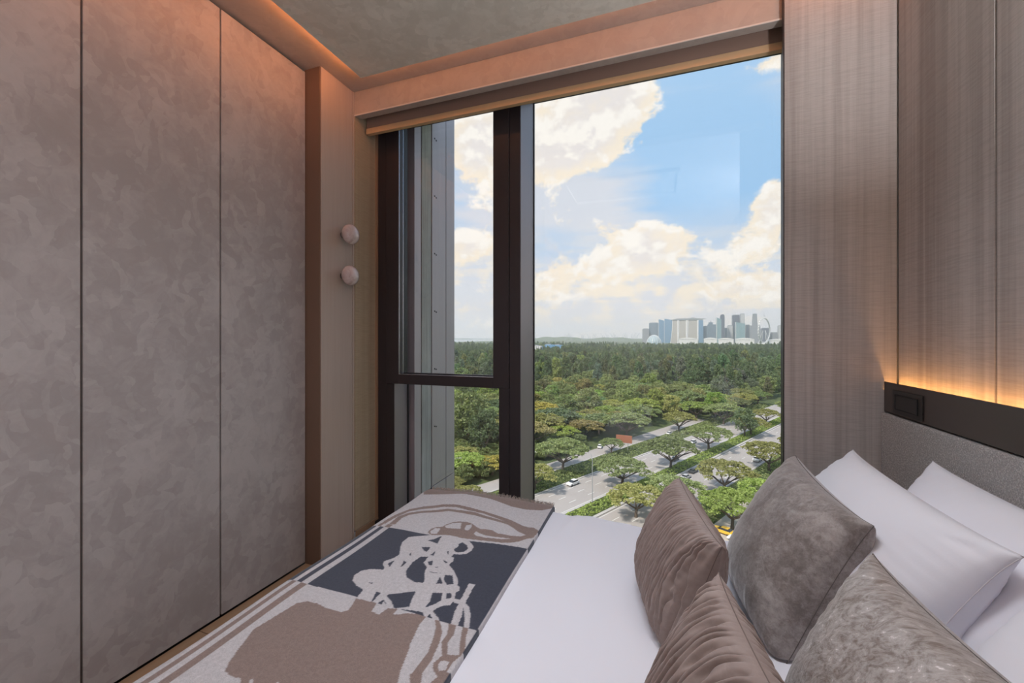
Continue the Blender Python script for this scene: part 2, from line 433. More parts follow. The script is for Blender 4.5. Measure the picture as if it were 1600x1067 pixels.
# wood column beside the window
TR1 = struct('trim_1')
MB().box(-1.93, -1.808, 1.819, 2.068, 0, ZS, 0.0015).build('column', M['veneer'], TR1)
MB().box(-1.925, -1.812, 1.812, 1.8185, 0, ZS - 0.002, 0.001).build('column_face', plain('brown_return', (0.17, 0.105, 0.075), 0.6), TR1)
MB().box(-1.93, -1.8045, 2.070, 2.084, 0, ZS, 0.0015).build('column_edge', M['veneer'], TR1)
# header above the window with the blind recess behind it
TR2 = struct('trim_2')
MB().box(-1.806, 0.72, 2.084, 2.136, 2.691, 2.96, 0.002).build('header', M['soffit'], TR2)
MB().box(-1.806, 0.503, 2.0805, 2.0865, 2.687, 2.695, 0.0015).build('lip', plain('pale_lip', (0.62, 0.58, 0.55), 0.6), TR2)
MB().box(-1.9, 0.98, 2.136, 2.75, 2.955, 3.1).build('recess_top', M['wall'], TR2)
# right hand wall: upholstered panels with dark joints
WG = struct('wall_right')
MB().box(0.916, 1.05, -2.7, 2.6, -0.2, 3.0).build('backing', M['joint'], WG)
ys = [2.0505, 1.548, 1.045, 0.542, 0.039, -0.464, -0.967, -1.47, -1.973, -2.476]
for a, c in zip(ys[1:], ys[:-1]):
    MB().box(0.890, 0.9155, a + 0.0048, c - 0.0048, 0.0, ZS - 0.003, 0.0008).build('wall_panel', M['wallpaper'], WG)
# return panel facing the room at the right of the window
WF = struct('wall_far')
MB().box(0.503, 0.8875, 2.051, 2.075, 0.0, ZS - 0.001, 0.0025).build('wall_panel', M['wallpaper'], WF)
MB().box(0.499, 0.5025, 2.052, 2.075, 0.0, ZS, 0.0008).build('edge_trim', M['frame'], WF)
MB().box(0.70, 1.0, 2.076, 2.62, -0.2, 3.0).build('core', M['wall'], WF)

# ---------------------------------------------------------------- windows
W1 = struct('window_1'); W2 = struct('window_2')
MB().box(-1.808, -1.7265, 2.300, 2.47, 0.0, 2.95, 0.002).build('jamb', M['frame'], W1)
MB().box(-1.7245, -1.664, 2.298, 2.44, 0.06, 0.99, 0.002).build('lower_jamb', M['frame'], W1)
MB().box(-1.666, -1.6632, 2.302, 2.448, 0.07, 0.99).build('jamb_reveal', M['frame_side'], W1)
MB().box(-1.7245, -0.848, 2.298, 2.44, 0.0, 0.10, 0.002).build('bottom_rail', M['frame'], W1)
MB().box(-0.914, -0.848, 2.298, 2.44, 0.10, 0.992, 0.002).build('lower_stile', M['frame'], W1)
MB().box(-0.845, -0.778, 2.296, 2.575, 0.0, 2.95, 0.002).build('mullion', M['frame'], W1)
MB().box(-0.7785, -0.7755, 2.302, 2.560, 0.02, 2.95).build('mullion_reveal', M['frame_side'], W1)
g = MB(); g.box(-1.668, -1.660, 2.446, 2.462, 0.09, 1.0); g.box(-0.922, -0.912, 2.446, 2.462, 0.09, 1.0)
g.build('gasket', M['black'], W1)
SA = MB(); SA.box(-1.7245, -1.626, 2.292, 2.36, 0.992, 2.86, 0.003); SA.box(-0.950, -0.848, 2.292, 2.36, 0.992, 2.86, 0.003)
SA.box(-1.626, -0.950, 2.292, 2.36, 0.992, 1.056, 0.003); SA.box(-1.626, -0.950, 2.292, 2.40, 2.726, 2.86, 0.003)
sash = SA.build('sash', M['frame'], W1)
iv = MB(); iv.box(-1.640, -1.6265, 2.36, 2.395, 1.04, 2.80); iv.box(-0.950, -0.935, 2.36, 2.395, 1.04, 2.80); iv.box(-1.63, -0.94, 2.36, 2.395, 1.035, 1.060)
iv.build('inner_bead', M['black'], sash)
bd = MB(); bd.box(-1.6265, -1.6235, 2.296, 2.300, 1.058, 2.78); bd.box(-1.6235, -0.950, 2.296, 2.300, 1.0555, 1.0585)
bd.box(-1.6265, -1.6235, 2.340, 2.344, 1.058, 2.78); bd.box(-1.6235, -0.950, 2.372, 2.376, 1.060, 1.063)
bd.build('bright_bead', M['bead'], sash)
MB().box(-1.642, -0.934, 2.384, 2.390, 1.03, 2.82).build('pane', M['glass'], sash)
MB().box(-1.664, -0.914, 2.450, 2.456, 0.09, 0.995).build('lower_pane', M['glass'], W1)
MB().box(-0.776, 0.63, 2.560, 2.568, 0.04, 2.93).build('pane', M['glass'], W2)
f2 = MB(); f2.box(-0.778, 0.66, 2.52, 2.60, 2.842, 2.98, 0.003)
f2.build('head_rail', M['frame'], W2)
MB().box(-0.778, 0.66, 2.30, 2.60, -0.05, 0.045, 0.003).build('sill_rail', M['frame'], W2)
MB().box(0.62, 0.70, 2.36, 2.60, 0.0, 2.95, 0.003).build('jamb', M['frame'], W2)
MB().box(-0.7795, -0.770, 2.5595, 2.572, 0.04, 2.95).build('gasket', M['black'], W2)
S1 = struct('trim_3')
MB().box(-1.86, -1.70, 2.262, 2.297, 0.0, 0.072, 0.003).build('black_kerb', M['black'], S1)

# outside fin of the building, seen through the left window
FIN = struct('wall_outside')
MB().box(-1.80, -1.622, 2.475, 2.556, -4, 6).build('metal_strip', M['cladding'], FIN)
MB().box(-1.80, -1.634, 2.556, 2.575, -4, 6).build('metal_groove', M['black'], FIN)
MB().box(-1.80, -1.624, 2.575, 2.700, 0.165, 6).build('concrete_strip', M['concrete'], FIN)
MB().box(-1.80, -1.63, 2.575, 2.700, -4, 0.155).build('concrete_base', M['cladding'], FIN)
for z0, z1 in ((-4, 0.168), (0.174, 3.30), (3.306, 6.0)):
    MB().box(-1.80, -1.620, 2.709, 2.920, z0, z1, 0.002).build('fin_panel', M['cladding'], FIN)
    MB().box(-1.80, -1.620, 2.927, 3.066, z0, z1, 0.002).build('fin_panel', M['cladding'], FIN)
bo = MB().lathe([(0.006, 0), (0.006, 0.003), (0.003, 0.004)], 10, axis='x').mesh('bolt')
for z in (0.62, 1.06, 1.50, 1.94, 2.38, 2.82):
    for dy, dz in ((2.745, 0), (2.768, -0.006)):
        o = link('bolt', bo, M['black'], FIN); o.location = (-1.620, dy, z + dz)
MB().box(-1.82, -1.64, 2.70, 3.05, -4, 6).build('fin_core', M['black'], FIN)

# ---------------------------------------------------------------- added fill lamps (out of view, put in to brighten the room)
def ceiling_fill(x, y, sx, sy, power, label):  # unseen panel added over the bed to fill it with light
    t = thing('ceiling_fill', label, 'lamp', (x, y, 2.785))
    f = MB(); a, b = sx / 2, sy / 2
    f.box(-a - .02, -a, -b - .02, b + .02, -0.03, 0); f.box(a, a + .02, -b - .02, b + .02, -0.03, 0)
    f.box(-a, a, -b - .02, -b, -0.03, 0); f.box(-a, a, b, b + .02, -0.03, 0)
    f.build('frame', M['ceiling'], t)
    d = bpy.data.lights.new('fill_light', 'AREA'); d.shape = 'RECTANGLE'; d.size = sx; d.size_y = sy
    d.energy = power; d.color = (0.88, 0.92, 1.0); d.spread = R(112)
    o = bpy.data.objects.new('fill_light', d); COL.objects.link(o); o.parent = t; o.location = (0, 0, -0.006)
ceiling_fill(-0.35, 0.95, 1.0, 0.6, 9, 'added unseen soft white fill light above the middle of the bed')
def wall_fill(x, y, z, sy, sz, power, label):  # out-of-view panel added to brighten the wardrobe side
    t = thing('wall_fill', label, 'lamp', (x, y, z))
    f = MB(); a, b = sy / 2, sz / 2
    f.box(0, 0.03, -a - .03, -a, -b - .03, b + .03); f.box(0, 0.03, a, a + .03, -b - .03, b + .03)
    f.box(0, 0.03, -a, a, -b - .03, -b); f.box(0, 0.03, -a, a, b, b + .03); f.box(0.02, 0.03, -a, a, -b, b)
    f.build('frame', M['ledge'], t)
    d = bpy.data.lights.new('fill_light', 'AREA'); d.shape = 'RECTANGLE'; d.size = sy; d.size_y = sz
    d.energy = power; d.color = (0.94, 0.95, 1.0); d.spread = R(130)
    o = bpy.data.objects.new('fill_light', d); COL.objects.link(o); o.parent = t; o.location = (0.012, 0, 0); o.rotation_euler = (0, R(90), R(0)); o.rotation_euler = Vector((-1, 0, 0)).to_track_quat('-Z', 'Y').to_euler()
wall_fill(0.855, -1.35, 1.55, 1.5, 1.7, 27, 'added large soft white fill light on the wall behind the bed, out of the picture')
def up_fill(x, y, z, power, label):  # invented upward lamp, added so the ceiling gets brighter
    t = thing('wall_up_fill', label, 'lamp', (x, y, z))
    f = MB(); f.box(-0.10, 0, -0.16, 0.16, -0.09, -0.075); f.box(-0.10, -0.09, -0.16, 0.16, -0.075, 0); f.box(-0.01, 0, -0.16, 0.16, -0.075, 0); f.box(-0.09, -0.01, -0.16, -0.15, -0.075, 0); f.box(-0.09, -0.01, 0.15, 0.16, -0.075, 0)
    f.build('bowl', M['ledge'], t)
    d = bpy.data.lights.new('up_fill', 'AREA'); d.shape = 'RECTANGLE'; d.size = 0.07; d.size_y = 0.28
    d.energy = power; d.color = (0.97, 0.97, 1.0); d.spread = R(172)
    o = bpy.data.objects.new('up_fill', d); COL.objects.link(o); o.parent = t; o.location = (-0.05, 0, -0.006); o.rotation_euler = (R(180), 0, 0)
up_fill(0.889, 0.70, 1.75, 24, 'added bronze-cased fill light aimed up above the headboard, out of the picture')


# ---------------------------------------------------------------- wardrobe
wd = thing('wardrobe', 'tall built-in wardrobe with flat mottled grey-pink plaster doors along the wall', 'wardrobe', (-1.914, 0.0, 0))
MB().box(-0.62, -0.030, -2.55, 1.812, 0.0, 2.836).build('carcass', M['joint'], wd)
dw = 0.4845
for k in range(9):
    y1 = 1.811 - k * dw; y0 = y1 - dw
    MB().box(-0.028, 0.0, y0 + 0.0035, y1 - 0.0035, 0.012, 2.822, 0.0018).build('door', M['plaster'], wd)
    MB().box(-0.026, -0.001, y1 - 0.0062, y1 - 0.0034, 0.012, 2.822).build('edge_band', M['oak'], wd)

# ---------------------------------------------------------------- ledge, headboard, switch
lg = thing('headboard_ledge', 'dark bronze wall ledge with a glowing strip along its top, above the headboard', 'ledge', (0.844, 0, 1.006))
MB().box(0.0, 0.005, -0.25, 2.048, 0.0, 0.118, 0.0012).build('face', M['ledge'], lg)
MB().box(0.005, 0.044, -0.25, 2.048, 0.0, 0.006).build('bottom', M['ledge'], lg)
MB().box(0.005, 0.044, -0.25, 2.048, 0.082, 0.088).build('tray', M['ledge'], lg)
MB().box(0.008, 0.0145, -0.24, 2.046, 0.0885, 0.0935).build('led_strip', M['led'], lg)
hb = thing('headboard', 'upholstered headboard in speckled grey woven fabric below the bronze ledge', 'headboard', (0.832, 0, 0.2))
MB().box(0.0, 0.055, -0.25, 2.046, 0.0, 0.800, 0.008).build('padded_panel', M['boucle'], hb, True)
sw = thing('wall_switch', 'black rectangular switch plate set into the bronze ledge', 'switch', (0.844, 1.878, 1.0565))
pl_ = MB().box(-0.006, 0.0, -0.094, 0.094, -0.0435, 0.0435, 0.0015).build('plate', M['switch'], sw)
fr_ = MB()
for a in ((-0.072, 0.072, 0.026, 0.029), (-0.072, 0.072, -0.029, -0.026)): fr_.box(-0.0085, -0.006, a[0], a[1], a[2], a[3], 0.0006)
for a in (-0.072, 0.069): fr_.box(-0.0085, -0.006, a, a + 0.003, -0.029, 0.029, 0.0006)
fr_.build('rim', M['black'], pl_)
MB().box(-0.0080, -0.006, -0.0675, 0.0675, -0.0245, 0.0245, 0.0008).build('flap', M['switch'], pl_)

# ---------------------------------------------------------------- roller blind
bl = thing('roller_blind', 'rolled-up brown roller blind with an ochre bottom bar at the window head', 'blind', (-1.785, 2.185, 2.62))
MB().lathe([(0.028, 0.0), (0.028, 2.40)], 24, (0, 0.03, 0.105), axis='x').build('roll', M['blind_fabric'], bl, True)
MB().box(0.0, 2.40, -0.012, -0.002, 0.026, 0.115, 0.002).build('fabric', M['blind_fabric'], bl)
MB().box(0.0, 2.40, -0.018, 0.012, -0.010, 0.026, 0.003).build('bottom_bar', M['blind_bar'], bl)

# ---------------------------------------------------------------- two round wall knobs
def knob(z, y, label):
    t = thing('wall_hook', label, 'hook', (-1.808, y, z), 0, 'round knobs on the wood column')
    MB().lathe([(0.018, 0.0), (0.018, 0.024)], 24, axis='x').build('stem', M['bead'], t, True)
    prof = [(0.001, 0.0215)] + [(0.060 * math.sin(a), 0.062 - 0.042 * math.cos(a)) for a in np.linspace(0.15, math.pi - 0.02, 18)]
    MB().lathe(prof, 40, axis='x').build('knob_head', M['marble'], t, True)
knob(1.919, 1.985, 'round glossy pale pink knob on the wood column, the upper one')
knob(1.671, 1.982, 'round glossy pale pink knob on the wood column, the lower one')

# ---------------------------------------------------------------- bed
BX0, BX1, BY0, BY1, BZ = -1.10, 0.828, 0.17, 1.79, 0.54
bed = thing('bed', 'wide double bed with its head against the grey headboard', 'bed', (-0.14, 0.98, 0))
MB().box(-0.90, 0.94, -0.76, 0.76, 0.02, 0.24, 0.01).build('base', M['boucle'], bed)
MB().box(-0.925, 0.955, -0.775, 0.775, 0.242, 0.520, 0.05).build('mattress', M['linen'], bed, True)

def fold(a, lo, hi, rlo, rhi):
    """flat cloth coordinate -> (position, drop): beyond lo / hi the cloth rolls over an edge of radius r and hangs"""
    if a < lo:
        d = lo - a; q = d / rlo
        if q < math.pi / 2: return lo - rlo * math.sin(q), rlo * (1 - math.cos(q))
        return lo - rlo, rlo + (d - rlo * math.pi / 2)
    if a > hi:
        d = a - hi; q = d / rhi
        if q < math.pi / 2: return hi + rhi * math.sin(q), rhi * (1 - math.cos(q))
        return hi + rhi, rhi + (d - rhi * math.pi / 2)
    return a, 0.0
def cloth(name, As, Bs, fa, fb, ztop, wob):
    nx, ny = len(As), len(Bs)
    FA = np.array([fa(a) for a in As]); FB = np.array([fb(b_) for b_ in Bs])
    X = np.repeat(FA[:, 0], ny); Y = np.tile(FB[:, 0], nx)
    D = np.repeat(FA[:, 1], ny) + np.tile(FB[:, 1], nx)
    Z = ztop - D + wob(np.repeat(As, ny), np.tile(Bs, nx), D)
    V = np.stack([X, Y, Z], 1)
    i = np.arange(nx - 1)[:, None] * ny + np.arange(ny - 1)[None]
    F = np.stack([i, i + ny, i + ny + 1, i + 1], -1).reshape(-1, 4)
    return fast_mesh(name, V, F)
def wave(a, b, D):
    return 0.0022 * np.sin(5.1 * a + 2.2 * np.sin(3 * b)) + 0.0016 * np.sin(13 * b + 4 * a) + 0.0010 * np.sin(31 * a + 9 * b)
As = np.concatenate([np.linspace(-1.42, -1.12, 12), np.linspace(-1.11, -1.0, 22), np.linspace(-0.99, 0.826, 150)])
Bs = np.concatenate([np.linspace(-0.16, 0.16, 12), np.linspace(0.17, 1.66, 130), np.linspace(1.665, 1.86, 40), np.linspace(1.87, 2.10, 10)])
def duvet_wob(a, b, D):
    cre = 0.0055 * np.exp(-((a + 0.36 + 0.03 * np.sin(6 * b)) / 0.016) ** 2) * np.exp(-((b - 1.67) / 0.16) ** 2)
    cre += 0.004 * np.exp(-((a + 0.16 + 0.10 * (b - 1.4)) / 0.02) ** 2) * np.exp(-((b - 1.55) / 0.2) ** 2)
    edge = np.exp(-((b - 1.74) / 0.07) ** 2) * (0.004 * np.sin(19 * a) + 0.003 * np.sin(43 * a + 1))
    return wave(a, b, D) * 0.9 + cre + edge
dm = cloth('duvet', As, Bs, lambda a: fold(a, -1.045, 2, 0.05, 1), lambda b_: fold(b_, 0.24, 1.725, 0.07, 0.065), BZ - 0.002, duvet_wob)
dv = link('duvet', dm, M['linen'], None, True)
tag(dv, 'smooth white cotton duvet spread over the bed', 'duvet')
# round part of the hanging cloth stops above the floor

# ---------------------------------------------------------------- printed wool throw
FAR_PRINT = [
 [(-1.046,1.362),(-1.032,1.367),(-1.026,1.431),(-1.007,1.499),(-0.963,1.543),(-0.895,1.589),(-0.838,1.599),(-0.778,1.589),(-0.704,1.585),(-0.643,1.563),(-0.584,1.542),(-0.568,1.521),(-0.537,1.502),(-0.51,1.482),(-0.474,1.467),(-0.441,1.456),(-0.437,1.513),(-0.464,1.533),(-0.483,1.529),(-0.508,1.534),(-0.567,1.562),(-0.633,1.581),(-0.702,1.601),(-0.771,1.612),(-0.849,1.62),(-0.907,1.61),(-0.977,1.565),(-1.019,1.518),(-1.043,1.451),(-1.051,1.385)],
 [(-1.014,1.368),(-0.989,1.371),(-0.997,1.429),(-0.986,1.468),(-0.942,1.509),(-0.853,1.557),(-0.798,1.556),(-0.727,1.557),(-0.669,1.544),(-0.613,1.532),(-0.568,1.521),(-0.584,1.542),(-0.63,1.553),(-0.678,1.565),(-0.739,1.583),(-0.809,1.578),(-0.865,1.578),(-0.952,1.526),(-0.998,1.486),(-1.022,1.439)],
 [(-0.474,1.467),(-0.491,1.449),(-0.526,1.44),(-0.576,1.438),(-0.607,1.456),(-0.636,1.458),(-0.653,1.452),(-0.681,1.467),(-0.706,1.485),(-0.73,1.49),(-0.761,1.483),(-0.782,1.466),(-0.797,1.439),(-0.801,1.415),(-0.822,1.408),(-0.835,1.386),(-0.831,1.358),(-0.822,1.35),(-0.805,1.342),(-0.787,1.346),(-0.753,1.359),(-0.726,1.361),(-0.689,1.359),(-0.66,1.363),(-0.623,1.367),(-0.582,1.371),(-0.536,1.376),(-0.505,1.391),(-0.482,1.411),(-0.462,1.44),(-0.441,1.456)],
 [(-0.825,1.365),(-0.823,1.395),(-0.802,1.402),(-0.796,1.384),(-0.792,1.356),(-0.811,1.35)],
 [(-0.795,1.426),(-0.778,1.459),(-0.747,1.474),(-0.727,1.425),(-0.755,1.416),(-0.781,1.41)],
 [(-0.713,1.434),(-0.72,1.462),(-0.702,1.477),(-0.692,1.446),(-0.693,1.425),(-0.704,1.421)],
 [(-0.663,1.407),(-0.662,1.428),(-0.637,1.416),(-0.614,1.409),(-0.583,1.408),(-0.565,1.411),(-0.514,1.418),(-0.546,1.401),(-0.604,1.393),(-0.643,1.394)],
 [(-1.046,1.675),(-0.978,1.692),(-0.863,1.712),(-0.723,1.701),(-0.61,1.67),(-0.544,1.668),(-0.472,1.684),(-0.441,1.714),(-0.4,1.9),(-1.2,1.9)],
]
MID_PRINT = [
 [(-0.877,1.301),(-0.856,1.316),(-0.816,1.337),(-0.769,1.366),(-0.759,1.369),(-0.701,1.372),(-0.681,1.361),(-0.655,1.35),(-0.632,1.331),(-0.619,1.316),(-0.615,1.289),(-0.623,1.265),(-0.641,1.253),(-0.663,1.248),(-0.661,1.231),(-0.651,1.228),(-0.644,1.211),(-0.646,1.185),(-0.624,1.169),(-0.597,1.143),(-0.579,1.12),(-0.572,1.101),(-0.563,1.097),(-0.555,1.08),(-0.561,1.069),(-0.551,1.045),(-0.534,1.044),(-0.535,1.063),(-0.543,1.121),(-0.522,1.119),(-0.521,1.099),(-0.514,1.037),(-0.498,1.027),(-0.478,0.997),(-0.458,0.945),(-0.47,0.94),(-0.49,0.985),(-0.512,1.021),(-0.499,0.986),(-0.492,0.948),(-0.511,0.947),(-0.523,0.986),(-0.526,0.998),(-0.53,1.028),(-0.55,1.03),(-0.549,1.016),(-0.568,1.005),(-0.576,0.993),(-0.583,0.977),(-0.558,0.961),(-0.543,0.946),(-0.56,0.944),(-0.584,0.964),(-0.584,0.943),(-0.584,0.939),(-0.603,0.962),(-0.641,0.956),(-0.683,0.947),(-0.685,0.946),(-0.701,0.94),(-0.721,0.959),(-0.737,0.969),(-0.742,0.955),(-0.741,0.935),(-0.757,0.937),(-0.76,0.944),(-0.764,0.991),(-0.78,0.992),(-0.763,0.948),(-0.809,0.935),(-0.82,0.984),(-0.853,0.993),(-0.882,1.01),(-0.896,1.035),(-0.892,1.062),(-0.872,1.079),(-0.831,1.092),(-0.836,1.103),(-0.854,1.118),(-0.859,1.133),(-0.843,1.159),(-0.837,1.185),(-0.866,1.234),(-0.878,1.262)],
 [(-0.797,1.302),(-0.78,1.315),(-0.77,1.336),(-0.758,1.361),(-0.761,1.332),(-0.75,1.292),(-0.759,1.292)],
 [(-0.793,1.253),(-0.76,1.262),(-0.757,1.229),(-0.772,1.236)],
 [(-0.734,1.216),(-0.73,1.245),(-0.722,1.217)],
 [(-0.84,1.126),(-0.831,1.152),(-0.822,1.111)],
 [(-0.791,1.125),(-0.795,1.145),(-0.802,1.16),(-0.786,1.154),(-0.786,1.132)],
 [(-0.807,1.199),(-0.807,1.211),(-0.794,1.189)],
 [(-0.761,1.197),(-0.735,1.204),(-0.731,1.168),(-0.707,1.15),(-0.7,1.126),(-0.676,1.085),(-0.676,1.073),(-0.702,1.07),(-0.74,1.084),(-0.761,1.114),(-0.768,1.16)],
 [(-0.722,1.177),(-0.708,1.188),(-0.696,1.164),(-0.708,1.163)],
 [(-0.677,1.277),(-0.671,1.298),(-0.678,1.315),(-0.67,1.331),(-0.647,1.319),(-0.633,1.299),(-0.635,1.276),(-0.653,1.263),(-0.667,1.265)],
 [(-0.691,1.253),(-0.688,1.26),(-0.677,1.237)],
 [(-0.682,1.206),(-0.654,1.196),(-0.663,1.19)],
 [(-0.631,1.133),(-0.608,1.139),(-0.586,1.103),(-0.603,1.092),(-0.625,1.113)],
 [(-0.635,1.085),(-0.642,1.121),(-0.617,1.092)],
 [(-0.686,1.157),(-0.667,1.165),(-0.677,1.157)],
 [(-0.692,1.129),(-0.649,1.136),(-0.67,1.129)],
 [(-0.623,1.044),(-0.596,1.054),(-0.583,1.023),(-0.591,1.005),(-0.608,0.98),(-0.611,1.01)],
 [(-0.584,1.058),(-0.571,1.063),(-0.562,1.045),(-0.574,1.034)],
 [(-0.829,1.018),(-0.814,1.023),(-0.814,1.015)],
 [(-0.741,0.993),(-0.672,1.033),(-0.662,0.996),(-0.654,0.975),(-0.65,0.968),(-0.684,0.949),(-0.687,0.949),(-0.711,0.97),(-0.737,0.984)],
 [(-0.73,0.945),(-0.731,0.963),(-0.704,0.945)],
]
NEAR_PRINT = [
 [(-0.813,0.944),(-0.747,0.95),(-0.742,0.941),(-0.737,0.917),(-0.71,0.913),(-0.703,0.943),(-0.678,0.949),(-0.675,0.945),(-0.674,0.926),(-0.658,0.932),(-0.641,0.943),(-0.6,0.953),(-0.588,0.952),(-0.585,0.946),(-0.586,0.918),(-0.569,0.847),(-0.564,0.84),(-0.544,0.775),(-0.531,0.746),(-0.507,0.701),(-0.725,0.622),(-0.772,0.659),(-0.782,0.663),(-0.775,0.653),(-0.736,0.618),(-0.778,0.603),(-0.837,0.65),(-0.843,0.647),(-0.787,0.6),(-0.805,0.593),(-0.863,0.642),(-0.885,0.638),(-0.912,0.642),(-0.928,0.66),(-0.948,0.702),(-0.972,0.757),(-0.965,0.794),(-0.958,0.834),(-0.952,0.871),(-0.931,0.887),(-0.898,0.89),(-0.853,0.881),(-0.81,0.882),(-0.796,0.895),(-0.804,0.924)],
 [(-0.56,0.95),(-0.545,0.949),(-0.52,0.919),(-0.507,0.883),(-0.496,0.828),(-0.496,0.789),(-0.484,0.763),(-0.463,0.711),(-0.486,0.703),(-0.507,0.755),(-0.518,0.772),(-0.515,0.79),(-0.516,0.843),(-0.53,0.893),(-0.543,0.926)],
 [(-0.52,0.952),(-0.497,0.95),(-0.486,0.916),(-0.488,0.89),(-0.47,0.853),(-0.442,0.86),(-0.457,0.891),(-0.478,0.949),(-0.462,0.951),(-0.452,0.914),(-0.435,0.877),(-0.439,0.858),(-0.446,0.836),(-0.446,0.807),(-0.433,0.808),(-0.432,0.782),(-0.421,0.726),(-0.452,0.715),(-0.464,0.77),(-0.459,0.79),(-0.479,0.803),(-0.487,0.821),(-0.48,0.846),(-0.503,0.885),(-0.503,0.914)],
 [(-0.475,0.82),(-0.473,0.833),(-0.453,0.835),(-0.452,0.81),(-0.464,0.804)],
]
NAVY, CREAM, TAUPE = srgb(66, 69, 82), srgb(199, 194, 196), srgb(143, 124, 117)
def inside(P, x, y):
    c = np.zeros(x.shape, bool); n = len(P)
    for i in range(n):
        (x0, y0), (x1, y1) = P[i], P[(i + 1) % n]
        if y0 == y1: continue
        hit = ((y0 > y) != (y1 > y)) & (x < (x1 - x0) * (y - y0) / (y1 - y0) + x0)
        c ^= hit
    return c
As = np.concatenate([np.linspace(-1.36, -1.12, 24), np.arange(-1.118, -0.436, 0.0026), np.linspace(-0.4359, -0.412, 12)])
Bs = np.concatenate([np.linspace(0.0, 0.50, 60), np.arange(0.503, 1.768, 0.0028)])
def throw_wob(a, b, D):
    return wave(a, b, D) * 0.9 + 0.006 * np.exp(-((b - 1.72) / 0.06) ** 2) * (0.5 + 0.5 * np.sin(7 * a + 0.6)) + 0.012 * np.exp(-((b - 1.70) / 0.09) ** 2) * np.exp(-((a + 0.80) / 0.22) ** 2)
tm = cloth('throw', As, Bs, lambda a: fold(a, -1.048, -0.443, 0.056, 0.007), lambda b_: fold(b_, 0.235, 1.735, 0.075, 0.055), 0.557, throw_wob)
nA, nB = len(As), len(Bs)
A2, B2 = np.repeat(As, nB), np.tile(Bs, nA)
bend = 0.012 * np.sin((A2 + 1.05) * 3.6)
midz = (B2 > 0.953 + 0.3 * bend - 0.006) & (B2 < 1.342 + 0.03 * np.clip((A2 + 0.72) / 0.25, 0, 1))
motif = np.zeros(A2.shape, bool)
for P in FAR_PRINT: motif ^= inside(P, A2, B2) & ~midz & (B2 > 1.2)
for P in MID_PRINT: motif ^= inside(P, A2, B2) & midz
near_m = np.zeros(A2.shape, bool)
for P in NEAR_PRINT: near_m ^= inside(P, A2, B2) & ~midz & (B2 < 1.1)
motif |= near_m
stripe = (((A2 < -1.035) & (A2 > -1.052)) | ((A2 < -0.994) & (A2 > -1.019))) & (B2 < 1.368)
motif |= stripe
col = np.where(midz[:, None], np.where(motif[:, None], CREAM, NAVY), np.where(motif[:, None], TAUPE, CREAM))
edge = A2 > -0.4375
ecol = np.zeros(A2.shape, int)                    # folded edge shows the reverse: 0 navy 1 cream
ecol[(B2 > 0.957) & (B2 < 1.372)] = 1; ecol[(B2 > 1.448) & (B2 < 1.50)] = 1; ecol[(B2 > 0.811) & (B2 < 0.872)] = 1; ecol[(B2 < 0.72)] = 1
col = np.where(edge[:, None], np.where(ecol[:, None] == 1, CREAM, NAVY), col)
at = tm.color_attributes.new('print', 'FLOAT_COLOR', 'POINT')
at.data.foreach_set('color', np.concatenate([col, np.ones((len(col), 1))], 1).astype(np.float32).ravel())
throw = thing('throw_blanket', 'wool throw with navy, cream and taupe bridle and rider print across the bed foot', 'blanket', (0, 0, 0))
link('cloth', tm, M['wool'], throw, True)
rf = random.Random(8); fg = MB()
for k in range(330):
    a = -1.05 + 0.61 * k / 329 + rf.uniform(-0.001, 0.001)
    px, dx = fold(a, -1.048, -0.443, 0.056, 0.007); py, dy = fold(1.766, 0.235, 1.735, 0.075, 0.055)
    z = 0.557 - dx - dy + throw_wob(np.array(a), np.array(1.766), 0)
    p0 = Vector((px, py - 0.004, float(z) + 0.002)); l = rf.uniform(0.010, 0.020); s_ = rf.uniform(-0.010, 0.010)
    fg.tube([p0, p0 + Vector((s_ * 0.4, l * 0.7, rf.uniform(0.003, 0.010))), p0 + Vector((s_, l * 1.3, rf.uniform(-0.004, 0.012)))], [0.0013, 0.0011, 0.0006], 4)
tag(fg.build('fringe', M['fringe'], throw), kind='stuff')

